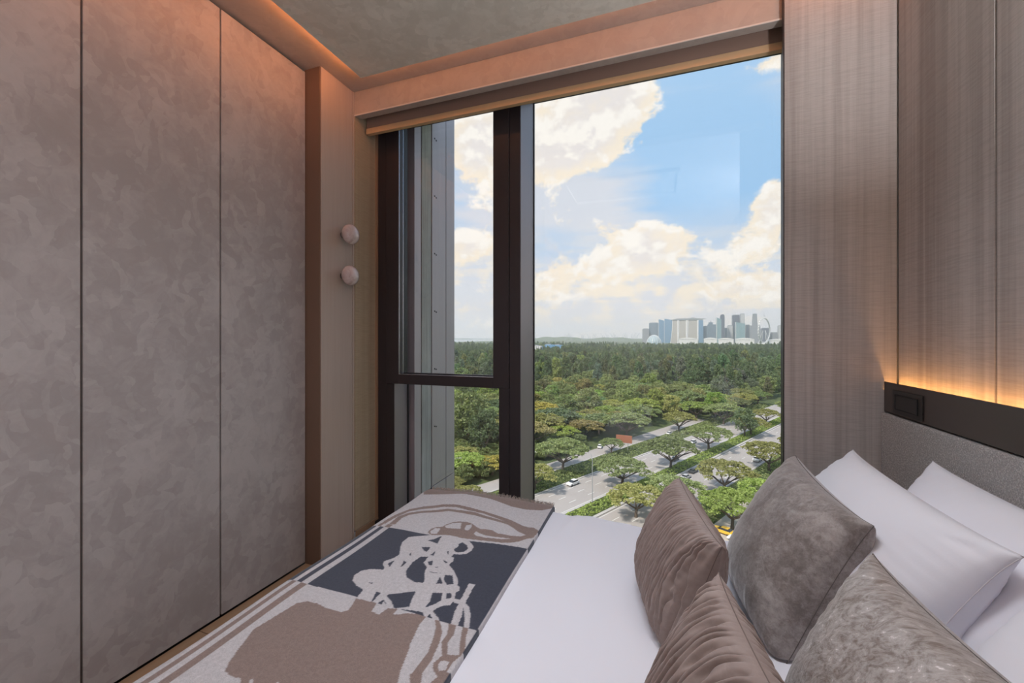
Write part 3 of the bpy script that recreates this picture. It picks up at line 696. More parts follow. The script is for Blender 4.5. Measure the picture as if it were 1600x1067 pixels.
# ---------------------------------------------------------------- pillows and cushions
def pillow(name, label, cat, group, corners, T, m, nu=56, nv=56, pull=0.07, e=0.5, a=2.3, disp=None, seam=None, sag=0.12, ear=0.0):
    TL, TR, BR, BL = [Vector(c) for c in corners]
    C = (TL + TR + BR + BL) / 4
    nrm = (TR - TL).cross(BL - TL).normalized()
    if nrm.x > 0: nrm = -nrm
    us = np.sin(np.linspace(-1, 1, nu + 1) * math.pi / 2) * 0.5 + np.linspace(-1, 1, nu + 1) * 0.5
    vs = np.sin(np.linspace(-1, 1, nv + 1) * math.pi / 2) * 0.6 + np.linspace(-1, 1, nv + 1) * 0.4
    V = []; F = []; idx = {}
    def pos(u, v):
        uu = u * (1 - pull * (1 - v * v) + (ear if v < 0 else -2.5 * ear) * (u * v) ** 8); vv = v * (1 - pull * (1 - u * u) + (ear if v < 0 else -ear) * (u * v) ** 8)
        s, t = (uu + 1) / 2, (vv + 1) / 2
        return (TL * (1 - s) + TR * s) * (1 - t) + (BL * (1 - s) + BR * s) * t
    for side in (1, -1):
        for i, u in enumerate(us):
            for j, v in enumerate(vs):
                rim = i in (0, nu) or j in (0, nv)
                if rim and side == -1: idx[(side, i, j)] = idx[(1, i, j)]; continue
                b0 = max(0.0, (1 - abs(u) ** a) * (1 - abs(v) ** a))
                hgt = T * b0 ** e * (1 + sag * v)
                p = pos(u, v)
                wr = noise.noise((p - C) * 9 + Vector((T * 99, side * 3, 0))) * 0.006 * min(1, b0 * 6)
                # creases running out of the corners and along the seams
                ed = min(1 - abs(u), 1 - abs(v)); al = v if (1 - abs(u)) < (1 - abs(v)) else u
                cr = noise.noise(Vector((al * 9 + T * 50, ed * 1.5, side * 5.0))) * 0.010 * math.exp(-ed * 5) * min(1, ed * 9)
                ex = disp(u, v, side) * min(1.0, ed * 14) if disp else 0.0
                idx[(side, i, j)] = len(V); q_ = p + nrm * side * (hgt + (wr + cr + ex)); q_.z = max(q_.z, 0.5435 + 0.002 * (u + 1)); V.append(q_ - C)
        for i in range(nu):
            for j in range(nv):
                f = (idx[(side, i, j)], idx[(side, i + 1, j)], idx[(side, i + 1, j + 1)], idx[(side, i, j + 1)])
                F.append(f if side == 1 else f[::-1])
    o = MB().add([tuple(v) for v in V], F).build(name, m, None, True)
    o.location = C; tag(o, label, cat, group)
    if seam is not None:
        pts = [pos(u, -1) - C for u in us] + [pos(1, v) - C for v in vs[1:]] + [pos(u, 1) - C for u in us[::-1][1:]] + [pos(-1, v) - C for v in vs[::-1][1:]]
        MB().tube(pts, 0.0011, 5, False).build('seam', seam, o, True)
    return o
def pleat(k, seed, amp=0.0034):
    def f(u, v, side):
        x = u * k + 0.8 * noise.noise(Vector((u * 7, v * 1.3, seed))) + 0.35 * noise.noise(Vector((u * 19, v * 3.0, seed + 4)))
        s = abs(math.sin(x * math.pi))
        return amp * (s - 0.7) * (1 + 0.7 * noise.noise(Vector((u * 11, v * 4, seed + side))))
    return f
SEAM_W, SEAM_G, SEAM_B = M['linen_hem'], plain('grey_piping', (0.13, 0.11, 0.10), 0.8), plain('brown_piping', (0.20, 0.15, 0.135), 0.8)
wp = pillow('pillow', 'white cotton pillow leaning against the headboard behind the other white pillow', 'pillow', 'white bed pillows',
       [(.785, 1.61, .915), (.785, .83, .915), (.60, .84, .555), (.60, 1.60, .555)], .11, M['linen'], 64, 52, .05, .43, 2.5, None, SEAM_W, .25, .03)
pillow('pillow', 'white cotton pillow behind the grey cushion, with a raised corner near the window', 'pillow', 'white bed pillows',
       [(.648, 1.785, .892), (.622, 1.03, .895), (.425, 1.03, .555), (.43, 1.76, .555)], .118, M['linen'], 64, 52, .05, .43, 2.5, None, SEAM_W, .25, .03)
pillow('pillow', 'white cotton pillow at the camera end of the row, cut off by the picture edge', 'pillow', 'white bed pillows',
       [(.640, .955, .91), (.640, .22, .90), (.44, .22, .555), (.44, .945, .555)], .12, M['linen'], 64, 52, .04, .45, 2.5, None, SEAM_W, .25, .02)
pillow('cushion', 'grey velvet square cushion standing against the white pillow nearest the window', 'cushion', 'velvet cushions',
       [(.420, 1.585, .905), (.462, 1.175, .862), (.270, 1.105, .525), (.230, 1.50, .525)], .115, M['velvet_grey'], 84, 84, .06, .37, 2.3, None, SEAM_G, .1, .02)
pillow('cushion', 'silvery crushed velvet cushion with a sharp raised corner in front of the white pillows', 'cushion', 'velvet cushions',
       [(.390, .985, .872), (.452, .56, .86), (.27, .50, .525), (.225, .915, .525)], .12, M['velvet_silver'], 84, 84, .07, .42, 2.3, None, SEAM_G, .1, .03)
pillow('cushion', 'brown pleated velvet cushion standing in front of the grey velvet cushion', 'cushion', 'velvet cushions',
       [(.060, 1.450, .835), (.132, 1.045, .820), (.035, 1.03, .530), (-.040, 1.44, .530)], .086, M['velvet_brown'], 340, 70, .04, .42, 2.5, pleat(14, 1.0, 0.017), SEAM_B, .1, .02)
pillow('cushion', 'brown pleated velvet cushion with its pointed corner up, nearest the camera', 'cushion', 'velvet cushions',
       [(.107, .880, .838), (.175, .48, .825), (.06, .45, .525), (-.010, .86, .525)], .092, M['velvet_brown'], 340, 70, .055, .45, 2.4, pleat(12.5, 7.0, 0.018), SEAM_B, .1, .03)

# ================================================================ outside, far below the window
G = -46.7
RD = Vector((0.46, 0.888, 0)); RN = Vector((-0.888, 0.46, 0))      # along the road, and across it (away from the hotel)
def road_pt(s_, n_, z=G): return RD * s_ + RN * n_ + Vector((0, 0, z))
RZ = math.atan2(RD.y, RD.x)
def strip(n0, n1, s0, s1, z0, z1):
    """box laid along the road"""
    mb = MB(); vs = []
    for n_ in (n0, n1):
        for s_ in (s0, s1):
            for z in (z0, z1): vs.append(tuple(road_pt(s_, n_, z)))
    return mb.add(vs, [(0, 1, 3, 2), (4, 6, 7, 5), (0, 4, 5, 1), (2, 3, 7, 6), (0, 2, 6, 4), (1, 5, 7, 3)])
def ground_fn(t, p, o):
    co = objco(t); n = t.noise(co, 0.06, 5, 0.6); n2 = t.noise(co, 0.5, 4, 0.7)
    f = t.math('ADD', t.math('MULTIPLY', n, 0.6), t.math('MULTIPLY', n2, 0.4))
    t.put(p.inputs['Base Color'], t.ramp(f, [(0.3, (0.035, 0.055, 0.018)), (0.5, (0.075, 0.105, 0.03)), (0.72, (0.13, 0.13, 0.06))])); p.inputs['Roughness'].default_value = 0.95
M['ground'] = mat('grass_ground', ground_fn)
def asphalt_fn(t, p, o):
    co = objco(t); n = t.noise(co, 0.25, 4, 0.6); n2 = t.noise(co, 6, 3)
    t.put(p.inputs['Base Color'], t.mix(t.math('ADD', t.math('MULTIPLY', n, 0.6), t.math('MULTIPLY', n2, 0.4)), (0.31, 0.285, 0.27), (0.43, 0.40, 0.38))); p.inputs['Roughness'].default_value = 0.85
M['asphalt'] = mat('pale_asphalt', asphalt_fn)
M['paving'] = plain('pale_paving', (0.46, 0.42, 0.38), 0.9)
M['marking'] = plain('white_marking', (0.72, 0.72, 0.70), 0.7)
M['kerb'] = plain('kerb_concrete', (0.45, 0.43, 0.41), 0.9)
M['sea'] = plain('sea_water', (0.16, 0.24, 0.28), 0.15)
M['bark'] = plain('grey_bark', (0.10, 0.078, 0.06), 0.9)
M['steel'] = plain('galvanised_steel', (0.42, 0.43, 0.45), 0.5, 0.4)
def leaf_fn(t, p, o):
    t.n.remove(p)
    oi = t.add('ShaderNodeObjectInfo'); geo = t.add('ShaderNodeNewGeometry')
    co = objco(t); n = t.noise(co, 7.0, 3, 0.6)
    rn = t.math('ADD', t.math('MULTIPLY', oi.outputs['Random'], 0.38), 0.80)
    rl = t.math('ADD', t.math('MULTIPLY', geo.outputs['Random Per Island'], 0.55), 0.72)
    k = t.math('MULTIPLY', t.math('MULTIPLY', rn, rl), t.math('ADD', t.math('MULTIPLY', n, 0.5), 0.75))
    gray = t.add('ShaderNodeCombineColor')
    for i in range(3): t.put(gray.inputs[i], k)
    c = t.mix(1.0, oi.outputs['Color'], gray.outputs[0], 'MULTIPLY')
    d = t.add('ShaderNodeBsdfDiffuse'); t.put(d.inputs[0], c)
    tl = t.add('ShaderNodeBsdfTranslucent'); t.put(tl.inputs[0], t.mix(1.0, c, (1.15, 1.2, 0.6), 'MULTIPLY'))
    mx = t.add('ShaderNodeMixShader'); mx.inputs[0].default_value = 0.35
    t.l.new(d.outputs[0], mx.inputs[1]); t.l.new(tl.outputs[0], mx.inputs[2]); t.l.new(mx.outputs[0], o.inputs[0])
M['leaf'] = mat('tree_leaves', leaf_fn)

# ---- ground, roads
LAND = struct('ground')
MB().add([(-1500, 40, G), (900, -200, G), (7000, -200, G), (7000, 7200, G), (-1000, 7200, G), (-2100, 5000, G), (-1900, 2600, G)], [tuple(range(7))]).build('grass_land', M['ground'], LAND)
SEA = struct('sea'); MB().box(-24000, 12000, 300, 26000, G - 3.0, G - 1.2).build('sea_surface', M['sea'], SEA)
RA = struct('road_1'); strip(72.4, 86.2, 20, 620, G - 0.3, G + 0.06).build('carriageway', M['asphalt'], RA)
strip(71.6, 72.4, 20, 620, G - 0.3, G + 0.22).build('kerb', M['kerb'], RA); strip(86.2, 87.0, 20, 620, G - 0.3, G + 0.22).build('kerb', M['kerb'], RA)
RB = struct('road_2'); strip(49.5, 64.6, 20, 620, G - 0.3, G + 0.06).build('carriageway', M['asphalt'], RB)
strip(64.6, 65.6, 20, 620, G - 0.3, G + 0.30).build('kerb', M['kerb'], RB)
RC = struct('road_3'); strip(98.0, 105.0, -20, 245, G - 0.3, G + 0.05).build('carriageway', M['asphalt'], RC)
strip(97.3, 98.0, -20, 245, G - 0.3, G + 0.2).build('kerb', M['kerb'], RC)
RE = struct('road_4'); strip(26.0, 42.0, 20, 420, G - 0.3, G + 0.05).build('paving', M['paving'], RE)
dash = strip(-0.09, 0.09, -1.6, 1.6, 0.0, 0.02).mesh('lane_marking')
for par, ns in ((RA, (75.9, 79.4, 82.9)), (RB, (53.2, 57.0, 60.8))):
    for n_ in ns:
        for s_ in np.arange(84, 300, 9.0):
            o = link('lane_marking', dash, M['marking'], par); o.location = road_pt(s_ + (n_ * 7) % 5, n_, G + 0.065)
for par, n_ in ((RA, 72.9), (RA, 85.8), (RB, 50.1), (RB, 64.1)): strip(n_ - 0.08, n_ + 0.08, 20, 600, G + 0.06, G + 0.08).build('edge_line', M['marking'], par)

# ---- tree meshes (unit sized: crown radius or height 1, reused by every tree of the kind)
nr = np.random.RandomState(11)
def cards(P, size, up=0.0, long=1.5):
    n = len(P); d = nr.normal(size=(n, 3)); d[:, 2] *= (1 - up); d /= np.linalg.norm(d, axis=1)[:, None]
    e = np.cross(d, nr.normal(size=(n, 3))); e /= np.linalg.norm(e, axis=1)[:, None]
    sz = size * nr.uniform(0.6, 1.3, (n, 1))
    a, c = d * sz * long * 0.5, e * sz * 0.5
    V = np.stack([P - a, P + c, P + a, P - c], 1).reshape(-1, 3)
    return V, np.arange(4 * n).reshape(n, 4)
def clumped(centers, rad, per, size, up=0.3, long=1.5, shell=True):
    out = []
    for c, r in zip(centers, rad):
        q = nr.normal(size=(per, 3)); q /= np.linalg.norm(q, axis=1)[:, None]
        q[:, 2] = np.where(nr.rand(per) < 0.72, np.abs(q[:, 2]), q[:, 2])
        q *= (nr.uniform(0.6, 1.05, (per, 1)) if shell else nr.uniform(0.1, 1, (per, 1)))
        out.append(np.asarray(c) + q * np.asarray(r))
    return cards(np.concatenate(out), size, up, long)
def umbrella(seed):
    """rain tree: wide flat crown on spreading limbs; crown radius 1, total height about 1.35"""
    rr = random.Random(seed); H0 = 0.55
    cs, rs = [], []
    for i in range(105):
        r = math.sqrt(rr.random()) * 0.95; a = rr.random() * 2 * math.pi; w_ = 1 + 0.13 * math.sin(3 * a + seed) + 0.08 * math.sin(5 * a + 2 * seed)
        r *= w_ * 0.92; q = rr.uniform(0.10, 0.17)
        cs.append((r * math.cos(a), r * math.sin(a), H0 + 0.50 - 0.30 * r * r + rr.uniform(-0.09, 0.035))); rs.append((q, q, q * 0.42))
    leaf = fast_mesh('rain_tree_crown', *clumped(cs, rs, 60, 0.050, 0.45, 1.5))
    tr = MB(); fork = Vector((0.02, 0.01, 0.30))
    tr.tube([(0, 0, -0.03), (0.005, 0, 0.14), tuple(fork)], [0.062, 0.046, 0.044], 7)
    for i in range(6):
        a = i * math.pi / 3 + rr.uniform(-.35, .35); L = rr.uniform(0.5, 0.78); dv_ = Vector((math.cos(a), math.sin(a), 0))
        mid = fork + dv_ * L * 0.5 + Vector((0, 0, rr.uniform(0.17, 0.26))); end = fork + dv_ * L + Vector((0, 0, rr.uniform(0.36, 0.44)))
        tr.tube([fork, fork + dv_ * L * .2 + Vector((0, 0, .07)), mid, end], [0.032, 0.027, 0.018, 0.008], 5)
        for k in range(3):
            a2 = a + rr.uniform(-.9, .9); st = fork.lerp(mid, rr.uniform(.5, 1))
            tr.tube([st, st + Vector((math.cos(a2) * .16, math.sin(a2) * .16, .11)), st + Vector((math.cos(a2) * .34, math.sin(a2) * .34, .22))], [0.014, 0.010, 0.004], 4)
    return leaf, tr.mesh('rain_tree_trunk')
def bushy(seed):
    """round broadleaf tree: height about 1"""
    rr = random.Random(seed); cs, rs = [], []
    for i in range(58):
        t_ = rr.random(); a = rr.random() * 2 * math.pi; z = 0.30 + 0.62 * t_
        R_ = 0.36 * math.sqrt(max(0.05, 1 - ((t_ - 0.42) / 0.62) ** 2)); r = R_ * math.sqrt(rr.uniform(0.35, 1))
        q = rr.uniform(0.075, 0.125); cs.append((r * math.cos(a), r * math.sin(a), z)); rs.append((q, q, q * 0.85))
    leaf = fast_mesh('broadleaf_crown', *clumped(cs, rs, 62, 0.036, 0.2, 1.4))
    tr = MB().tube([(0, 0, -0.02), (0.01, 0, 0.2), (0, 0.01, 0.42)], [0.026, 0.02, 0.012], 6)
    for i in range(4):
        a = i * 1.6 + rr.random(); tr.tube([(0.01, 0, 0.2), (0.1 * math.cos(a), 0.1 * math.sin(a), 0.38), (0.2 * math.cos(a), 0.2 * math.sin(a), 0.58)], [0.013, 0.009, 0.004], 4)
    return leaf, tr.mesh('broadleaf_trunk')
def casuarina(seed):
    """tall feathery tree: height 1"""
    rr = random.Random(seed); cs, rs = [], []
    for i in range(60):
        t_ = rr.random() ** 0.9; a = rr.random() * 2 * math.pi; z = 0.14 + 0.84 * t_
        R_ = (0.035 + 0.19 * (1 - t_) ** 0.75) * min(1, 0.45 + t_ * 3); r = R_ * math.sqrt(rr.uniform(0.3, 1))
        q = rr.uniform(0.035, 0.06); cs.append((r * math.cos(a), r * math.sin(a), z)); rs.append((q, q, q * 1.7))
    leaf = fast_mesh('casuarina_foliage', *clumped(cs, rs, 52, 0.020, -0.6, 3.2))
    tr = MB().tube([(0, 0, -0.02), (0.004, 0, 0.4), (0, 0.004, 0.93)], [0.017, 0.012, 0.003], 5)
    return leaf, tr.mesh('casuarina_trunk')
KIND = {'rain_tree': [umbrella(s_) for s_ in (3, 8, 21, 34)], 'broadleaf_tree': [bushy(s_) for s_ in (5, 17, 29)], 'casuarina_tree': [casuarina(s_) for s_ in (2, 13, 40)]}
PART = {'rain_tree': 'crown', 'broadleaf_tree': 'crown', 'casuarina_tree': 'foliage'}
def tree(kind, x, y, size, color, label, group, var=0, hz=1.0, rz=0.0):
    lf, tk = KIND[kind][var % len(KIND[kind])]
    t = thing(kind, label, 'tree', (x, y, G), rz, group); t.scale = (size, size, size * hz)
    c = link(PART[kind], lf, M['leaf'], t); c.color = (*color, 1)
    link('trunk', tk, M['bark'], t)
    return t
OLIVE, GREEN, BRIGHT, YELLOW, DARK, BLUEG = (0.36, 0.36, 0.150), (0.275, 0.325, 0.150), (0.335, 0.42, 0.135), (0.48, 0.42, 0.13), (0.180, 0.235, 0.130), (0.20, 0.26, 0.18)
placed = []
def named(kind, x, y, size, color, label, var=0, hz=1.0, rz=0.0):
    placed.append((x, y, size * (0.85 if kind == 'rain_tree' else 0.30)))
    tree(kind, x, y, size, color, label, None, var, hz, rz)
# the rain trees one can tell apart along the road
named('rain_tree', -32.8, 144.4, 10.2, GREEN, 'broad rain tree with a dark trunk on the verge beside the slip road', 0)
named('rain_tree', 3.7, 159.9, 10.0, GREEN, 'dense domed rain tree on the planted strip between the two carriageways, above the cushion', 1)
named('rain_tree', -11.5, 136.6, 9.6, GREEN, 'low wide rain tree with bare spreading limbs at the lane markings', 2, 0.8)
named('rain_tree', 18.5, 140.5, 9.0, OLIVE, 'thin rain tree with many pale limbs showing over the near carriageway', 3)
named('rain_tree', 19.5, 192.6, 10.5, GREEN, 'open rain tree with a forked trunk standing against bare asphalt', 0, 0.85, 1.3)
named('rain_tree', 55.1, 260.0, 7.6, OLIVE, 'small neat umbrella-shaped rain tree on the central strip far up the road', 2)
named('rain_tree', 74.0, 291.0, 8.6, GREEN, 'rain tree by the window edge, farthest along the central strip', 1)
named('broadleaf_tree', 38.0, 222.0, 14.5, DARK, 'slim dark leafy tree on the central strip between two rain trees', 0)
named('rain_tree', 42.0, 229.0, 8.0, OLIVE, 'brownish rain tree crown beside the slim dark tree', 3)
named('rain_tree', 37.0, 170.0, 9.5, OLIVE, 'yellow-green rain tree over the near carriageway beside the return wall', 1, 0.95, 2.0)
named('rain_tree', 52.0, 188.0, 9.0, OLIVE, 'olive rain tree touching the right edge of the window above the road bend', 0, 1.0, 0.7)
named('rain_tree', -37.0, 123.5, 7.4, OLIVE, 'rain tree with twisted limbs just above the corner of the throw', 2, 0.95)
named('rain_tree', -6.0, 114.0, 8.2, OLIVE, 'flat olive rain tree crown low behind the white duvet edge', 3, 0.9)
named('rain_tree', 4.0, 124.5, 8.5, GREEN, 'wide rain tree crown behind the top of the far brown cushion', 1, 0.85, 2.2)
named('rain_tree', 17.0, 115.0, 8.4, BRIGHT, 'bright green rain tree between the brown and the grey cushions', 0, 1.0, 0.4)
named('rain_tree', 27.0, 128.0, 8.0, BRIGHT, 'bright green rain tree behind the tip of the grey cushion', 2, 1.0, 1.9)
named('rain_tree', -19.0, 174.0, 5.4, GREEN, 'small round rain tree beside the brown road sign', 3, 1.0)
named('rain_tree', -15.0, 202.0, 12.0, GREEN, 'large pale rain tree crown behind the brown road sign', 0, 0.9)
named('rain_tree', -52.0, 184.0, 13.0, OLIVE, 'very wide olive rain tree crown beyond the slip road', 1, 0.85)
named('rain_tree', -62.0, 216.0, 13.0, YELLOW, 'rain tree with a yellow-orange crown beside the window mullion', 2, 0.85)
named('rain_tree', 9.0, 225.0, 9.0, OLIVE, 'brown-topped rain tree over the parked cars', 1)
named('rain_tree', 33.0, 252.0, 11.5, GREEN, 'broad dark rain tree above the road where it comes into view', 0, 0.9)
named('rain_tree', 20.0, 262.0, 11.0, BRIGHT, 'fresh green rain tree standing behind the brown-topped one', 3, 0.85)
named('broadleaf_tree', -78.0, 160.0, 25.0, GREEN, 'big bushy tree filling the lower left window pane', 0)
named('broadleaf_tree', -66.0, 150.0, 19.0, DARK, 'dark bushy tree beside the mullion in the lower left pane', 1)
named('broadleaf_tree', -92.0, 168.0, 24.0, BRIGHT, 'light green bushy tree next to the concrete fin', 2)
named('rain_tree', -64.0, 128.0, 8.5, BRIGHT, 'bright low tree crown just above the throw in the left pane', 1, 0.8)
named('rain_tree', -70.0, 138.0, 7.5, OLIVE, 'brownish low crown above the bright one in the left pane', 3, 0.8)
named('rain_tree', -55.0, 132.0, 7.0, YELLOW, 'small yellowish crown beside the mullion in the left pane', 0, 0.8)
named('broadleaf_tree', -92.0, 235.0, 17.0, BRIGHT, 'round light green tree right beside the mullion in the big window', 2)
named('broadleaf_tree', -70.0, 244.0, 15.0, BRIGHT, 'second round light green tree from the mullion in the big window', 0)

for q_, (x_, y_, z_) in enumerate(((-77, 113, 6.5), (-60.5, 110, 6.0), (-86, 126, 7.5), (-72, 121, 6.0), (-52, 106, 5.5))):
    named('rain_tree', x_, y_, z_, (GREEN, OLIVE, GREEN, BRIGHT, OLIVE)[q_], 'low leafy crown beyond the throw edge, ' + ('next to the fin', 'below the bright crown', 'farthest from the mullion', 'in the middle of the lower left pane', 'nearest to the bed')[q_], q_, 0.8)
rt = random.Random(5)
def scatter(n0, ymin, ymax, a0, a1, minfac, sizefn, ok):
    out = []; tries = 0
    while len(out) < n0 and tries < n0 * 40:
        tries += 1
        y = math.sqrt(rt.uniform(ymin ** 2, ymax ** 2)); x = y * rt.uniform(a0, a1)
        if not ok(x, y): continue
        s_ = sizefn(x, y); r = s_ * minfac
        if any((x - px) ** 2 + (y - py) ** 2 < (0.62 * (r + pr)) ** 2 for px, py, pr in placed): continue
        placed.append((x, y, r)); out.append((x, y, s_))
    return out
def off_road(x, y, marg=3):
    n_ = x * RN.x + y * RN.y
    s_ = x * RD.x + y * RD.y
    return n_ > 106 + marg or (n_ > 90 + marg * .6 and s_ > 250)
def where(x, y):
    r = x / y
    if r < -0.36: return 'in the left window pane'
    if r < -0.15: return 'near the window mullion'
    if r < 0.02: return 'in mid window'
    if r < 0.13: return 'below the linked towers'
    return 'near the return wall'
def in_view(x, y): return -0.56 < x / y < -0.385 or -0.325 < x / y < 0.265
HUES = (('olive', OLIVE), ('olive', OLIVE), ('mid green', GREEN), ('mid green', GREEN), ('mid green', GREEN), ('fresh green', BRIGHT), ('dark green', DARK))
# middle belt of rain trees and broadleaf trees
mid = scatter(165, 165, 335, -0.56, 0.27, 0.8, lambda x, y: rt.uniform(8.5, 13.0), lambda x, y: off_road(x, y, 6) and in_view(x, y))
for i, (x, y, s_) in enumerate(mid):
    hn, c = rt.choice(HUES); j = [q * rt.uniform(0.88, 1.12) for q in c]
    dist = 'nearer' if y < 245 else 'farther'
    if rt.random() < 0.68: tree('rain_tree', x, y, s_, j, '%s flat-topped tree in the %s belt beyond the road, %s' % (hn, dist, where(x, y)), '%s flat-topped trees, %s belt, %s' % (hn, dist, where(x, y)), i, rt.uniform(.85, 1.05), rt.uniform(0, 6))
    else: tree('broadleaf_tree', x, y, s_ * rt.uniform(1.45, 1.8), j, '%s round-crowned tree in the %s belt beyond the road, %s' % (hn, dist, where(x, y)), '%s round trees, %s belt, %s' % (hn, dist, where(x, y)), i, 1.0, rt.uniform(0, 6))
far = scatter(290, 335, 590, -0.56, 0.27, 0.17, lambda x, y: rt.uniform(19, 31) * (1 + 0.4 * noise.noise(Vector((x / 60, y / 60, 2)))), lambda x, y: off_road(x, y, 10) and in_view(x, y))
for i, (x, y, s_) in enumerate(far):
    hn, c = rt.choice((('blue-green', BLUEG), ('dark green', DARK), ('dark green', DARK), ('mid green', GREEN))); j = [q * rt.uniform(0.85, 1.15) for q in c]
    if rt.random() < 0.72: tree('casuarina_tree', x, y, s_, j, '%s tall feathery tree at the forest front, %s' % (hn, where(x, y)), '%s feathery trees, %s' % (hn, where(x, y)), i, 1.0, rt.uniform(0, 6))
    else: tree('broadleaf_tree', x, y, s_ * 0.75, j, '%s round tree at the forest front, %s' % (hn, where(x, y)), '%s round trees at the forest front, %s' % (hn, where(x, y)), i, 1.0, rt.uniform(0, 6))
# the rest of the forest, to the skyline: uncountable, one object per kind
def woods(name, label, pts, src, color):
    V = np.array([(p[0], p[1], G) for p in pts]); me = bpy.data.meshes.new(name); me.from_pydata(V.tolist(), [], [])
    a = me.attributes.new('size', 'FLOAT', 'POINT'); a.data.foreach_set('value', np.array([p[2] for p in pts], np.float32))
    a = me.attributes.new('turn', 'FLOAT_VECTOR', 'POINT'); a.data.foreach_set('vector', np.array([(0, 0, p[3]) for p in pts], np.float32).ravel())
    o = bpy.data.objects.new(name, me); COL.objects.link(o); tag(o, label, 'forest', None, 'stuff'); o.color = (*color, 1)
    ng = bpy.data.node_groups.new(name, 'GeometryNodeTree'); ng.is_modifier = True
    ng.interface.new_socket('Geometry', in_out='INPUT', socket_type='NodeSocketGeometry'); ng.interface.new_socket('Geometry', in_out='OUTPUT', socket_type='NodeSocketGeometry')
    N = ng.nodes; gi = N.new('NodeGroupInput'); go = N.new('NodeGroupOutput'); mp = N.new('GeometryNodeMeshToPoints'); ip = N.new('GeometryNodeInstanceOnPoints'); ob = N.new('GeometryNodeObjectInfo')
    ob.inputs['Object'].default_value = src; ob.inputs['As Instance'].default_value = True
    sa = N.new('GeometryNodeInputNamedAttribute'); sa.data_type = 'FLOAT'; sa.inputs[0].default_value = 'size'
    ta = N.new('GeometryNodeInputNamedAttribute'); ta.data_type = 'FLOAT_VECTOR'; ta.inputs[0].default_value = 'turn'
    L = ng.links; L.new(gi.outputs[0], mp.inputs[0]); L.new(mp.outputs[0], ip.inputs['Points']); L.new(ob.outputs['Geometry'], ip.inputs['Instance'])
    L.new(sa.outputs['Attribute'], ip.inputs['Scale']); e2 = N.new('FunctionNodeEulerToRotation'); L.new(ta.outputs['Attribute'], e2.inputs[0]); L.new(e2.outputs[0], ip.inputs['Rotation'])
    L.new(ip.outputs[0], go.inputs[0])
    md = o.modifiers.new('scatter', 'NODES'); md.node_group = ng
    return o
cas = [o for o in COL.objects if o.name.startswith('foliage')]; brd = [o for o in COL.objects if o.name.startswith('crown') and o.data.name.startswith('broadleaf')]
def pick(n, y0, y1, lo, hi):
    out = []
    while len(out) < n:
        y = y0 * (y1 / y0) ** rt.random() if y0 > 500 else math.sqrt(rt.uniform(y0 ** 2, y1 ** 2)); x = y * rt.uniform(-0.70, 0.50)
        f_ = noise.noise(Vector((x / 90, y / 160, lo)))
        if off_road(x, y, 14) and f_ > -0.28: out.append((x, y, rt.uniform(lo, hi) * (0.92 + 0.55 * f_), rt.uniform(0, 6.28)))
    return out
woods('casuarina_forest', 'dark forest of feathery trees stretching to the skyline', pick(300, 335, 560, 19, 27) + pick(4200, 560, 2100, 17, 26), cas[0], DARK)
woods('broadleaf_forest', 'mixed green forest canopy in front of the skyline', pick(420, 240, 560, 11, 17) + pick(3600, 560, 2200, 13, 20), brd[0], GREEN)
und = []
while len(und) < 520:
    y = rt.uniform(92, 178); x = y * rt.uniform(-0.64, -0.10)
    if off_road(x, y, 1.5): und.append((x, y, rt.uniform(3.0, 6.5), rt.uniform(0, 6.28)))
woods('undergrowth', 'low leafy shrubs and small trees beyond the slip road', und, brd[0], GREEN)
nearside = []
while len(nearside) < 620:
    y = math.sqrt(rt.uniform(80 ** 2, 700 ** 2)); x = y * rt.uniform(0.05, 0.95); n_ = x * RN.x + y * RN.y
    if n_ < 22 or 43.5 < n_ < 47.5 and x / y > 0.25: nearside.append((x, y, rt.uniform(9, 15), rt.uniform(0, 6.28)))
woods('roadside_trees', 'leafy trees massed on the hotel side of the road', nearside, brd[2], OLIVE)
woods('thicket', 'green undergrowth and low trees under the roadside crowns', [(x, y, s_, q) for x, y, s_, q in pick(900, 165, 345, 5, 9)], brd[1], GREEN)

# ---- hedges and shrubs between the roads
def hedge(name, label, n0, n1, s0, s1, h, num, color, size=0.42):
    P = np.empty((num, 3)); u, v, w_ = nr.rand(num), nr.rand(num), nr.rand(num)
    s_ = s0 + (s1 - s0) * u; n_ = n0 + (n1 - n0) * v
    hh = h * (0.55 + 0.45 * np.sin(s_ * 0.9) * np.sin(n_ * 1.7 + s_ * .31)) * np.sin(np.pi * np.clip(v, .08, .92))
    P[:, 0] = RD.x * s_ + RN.x * n_; P[:, 1] = RD.y * s_ + RN.y * n_; P[:, 2] = G + 0.1 + hh * w_ ** 0.4
    o = link(name, fast_mesh(name, *cards(P, size, 0.3)), M['leaf']); o.color = (*color, 1)
    return tag(o, label, 'hedge', None, 'stuff')
hedge('median_hedge', 'clipped bright hedge along the strip between the carriageways', 66.2, 71.4, 70, 420, 1.7, 15000, BRIGHT)
hedge('verge_shrubs', 'shrubs and groundcover on the verge between carriageway and slip road', 87.2, 97.0, 70, 330, 1.9, 16000, GREEN)
hedge('roadside_shrubs', 'shrubs along the near edge of the road below the window', 42.5, 49.0, 70, 330, 2.0, 9000, GREEN)

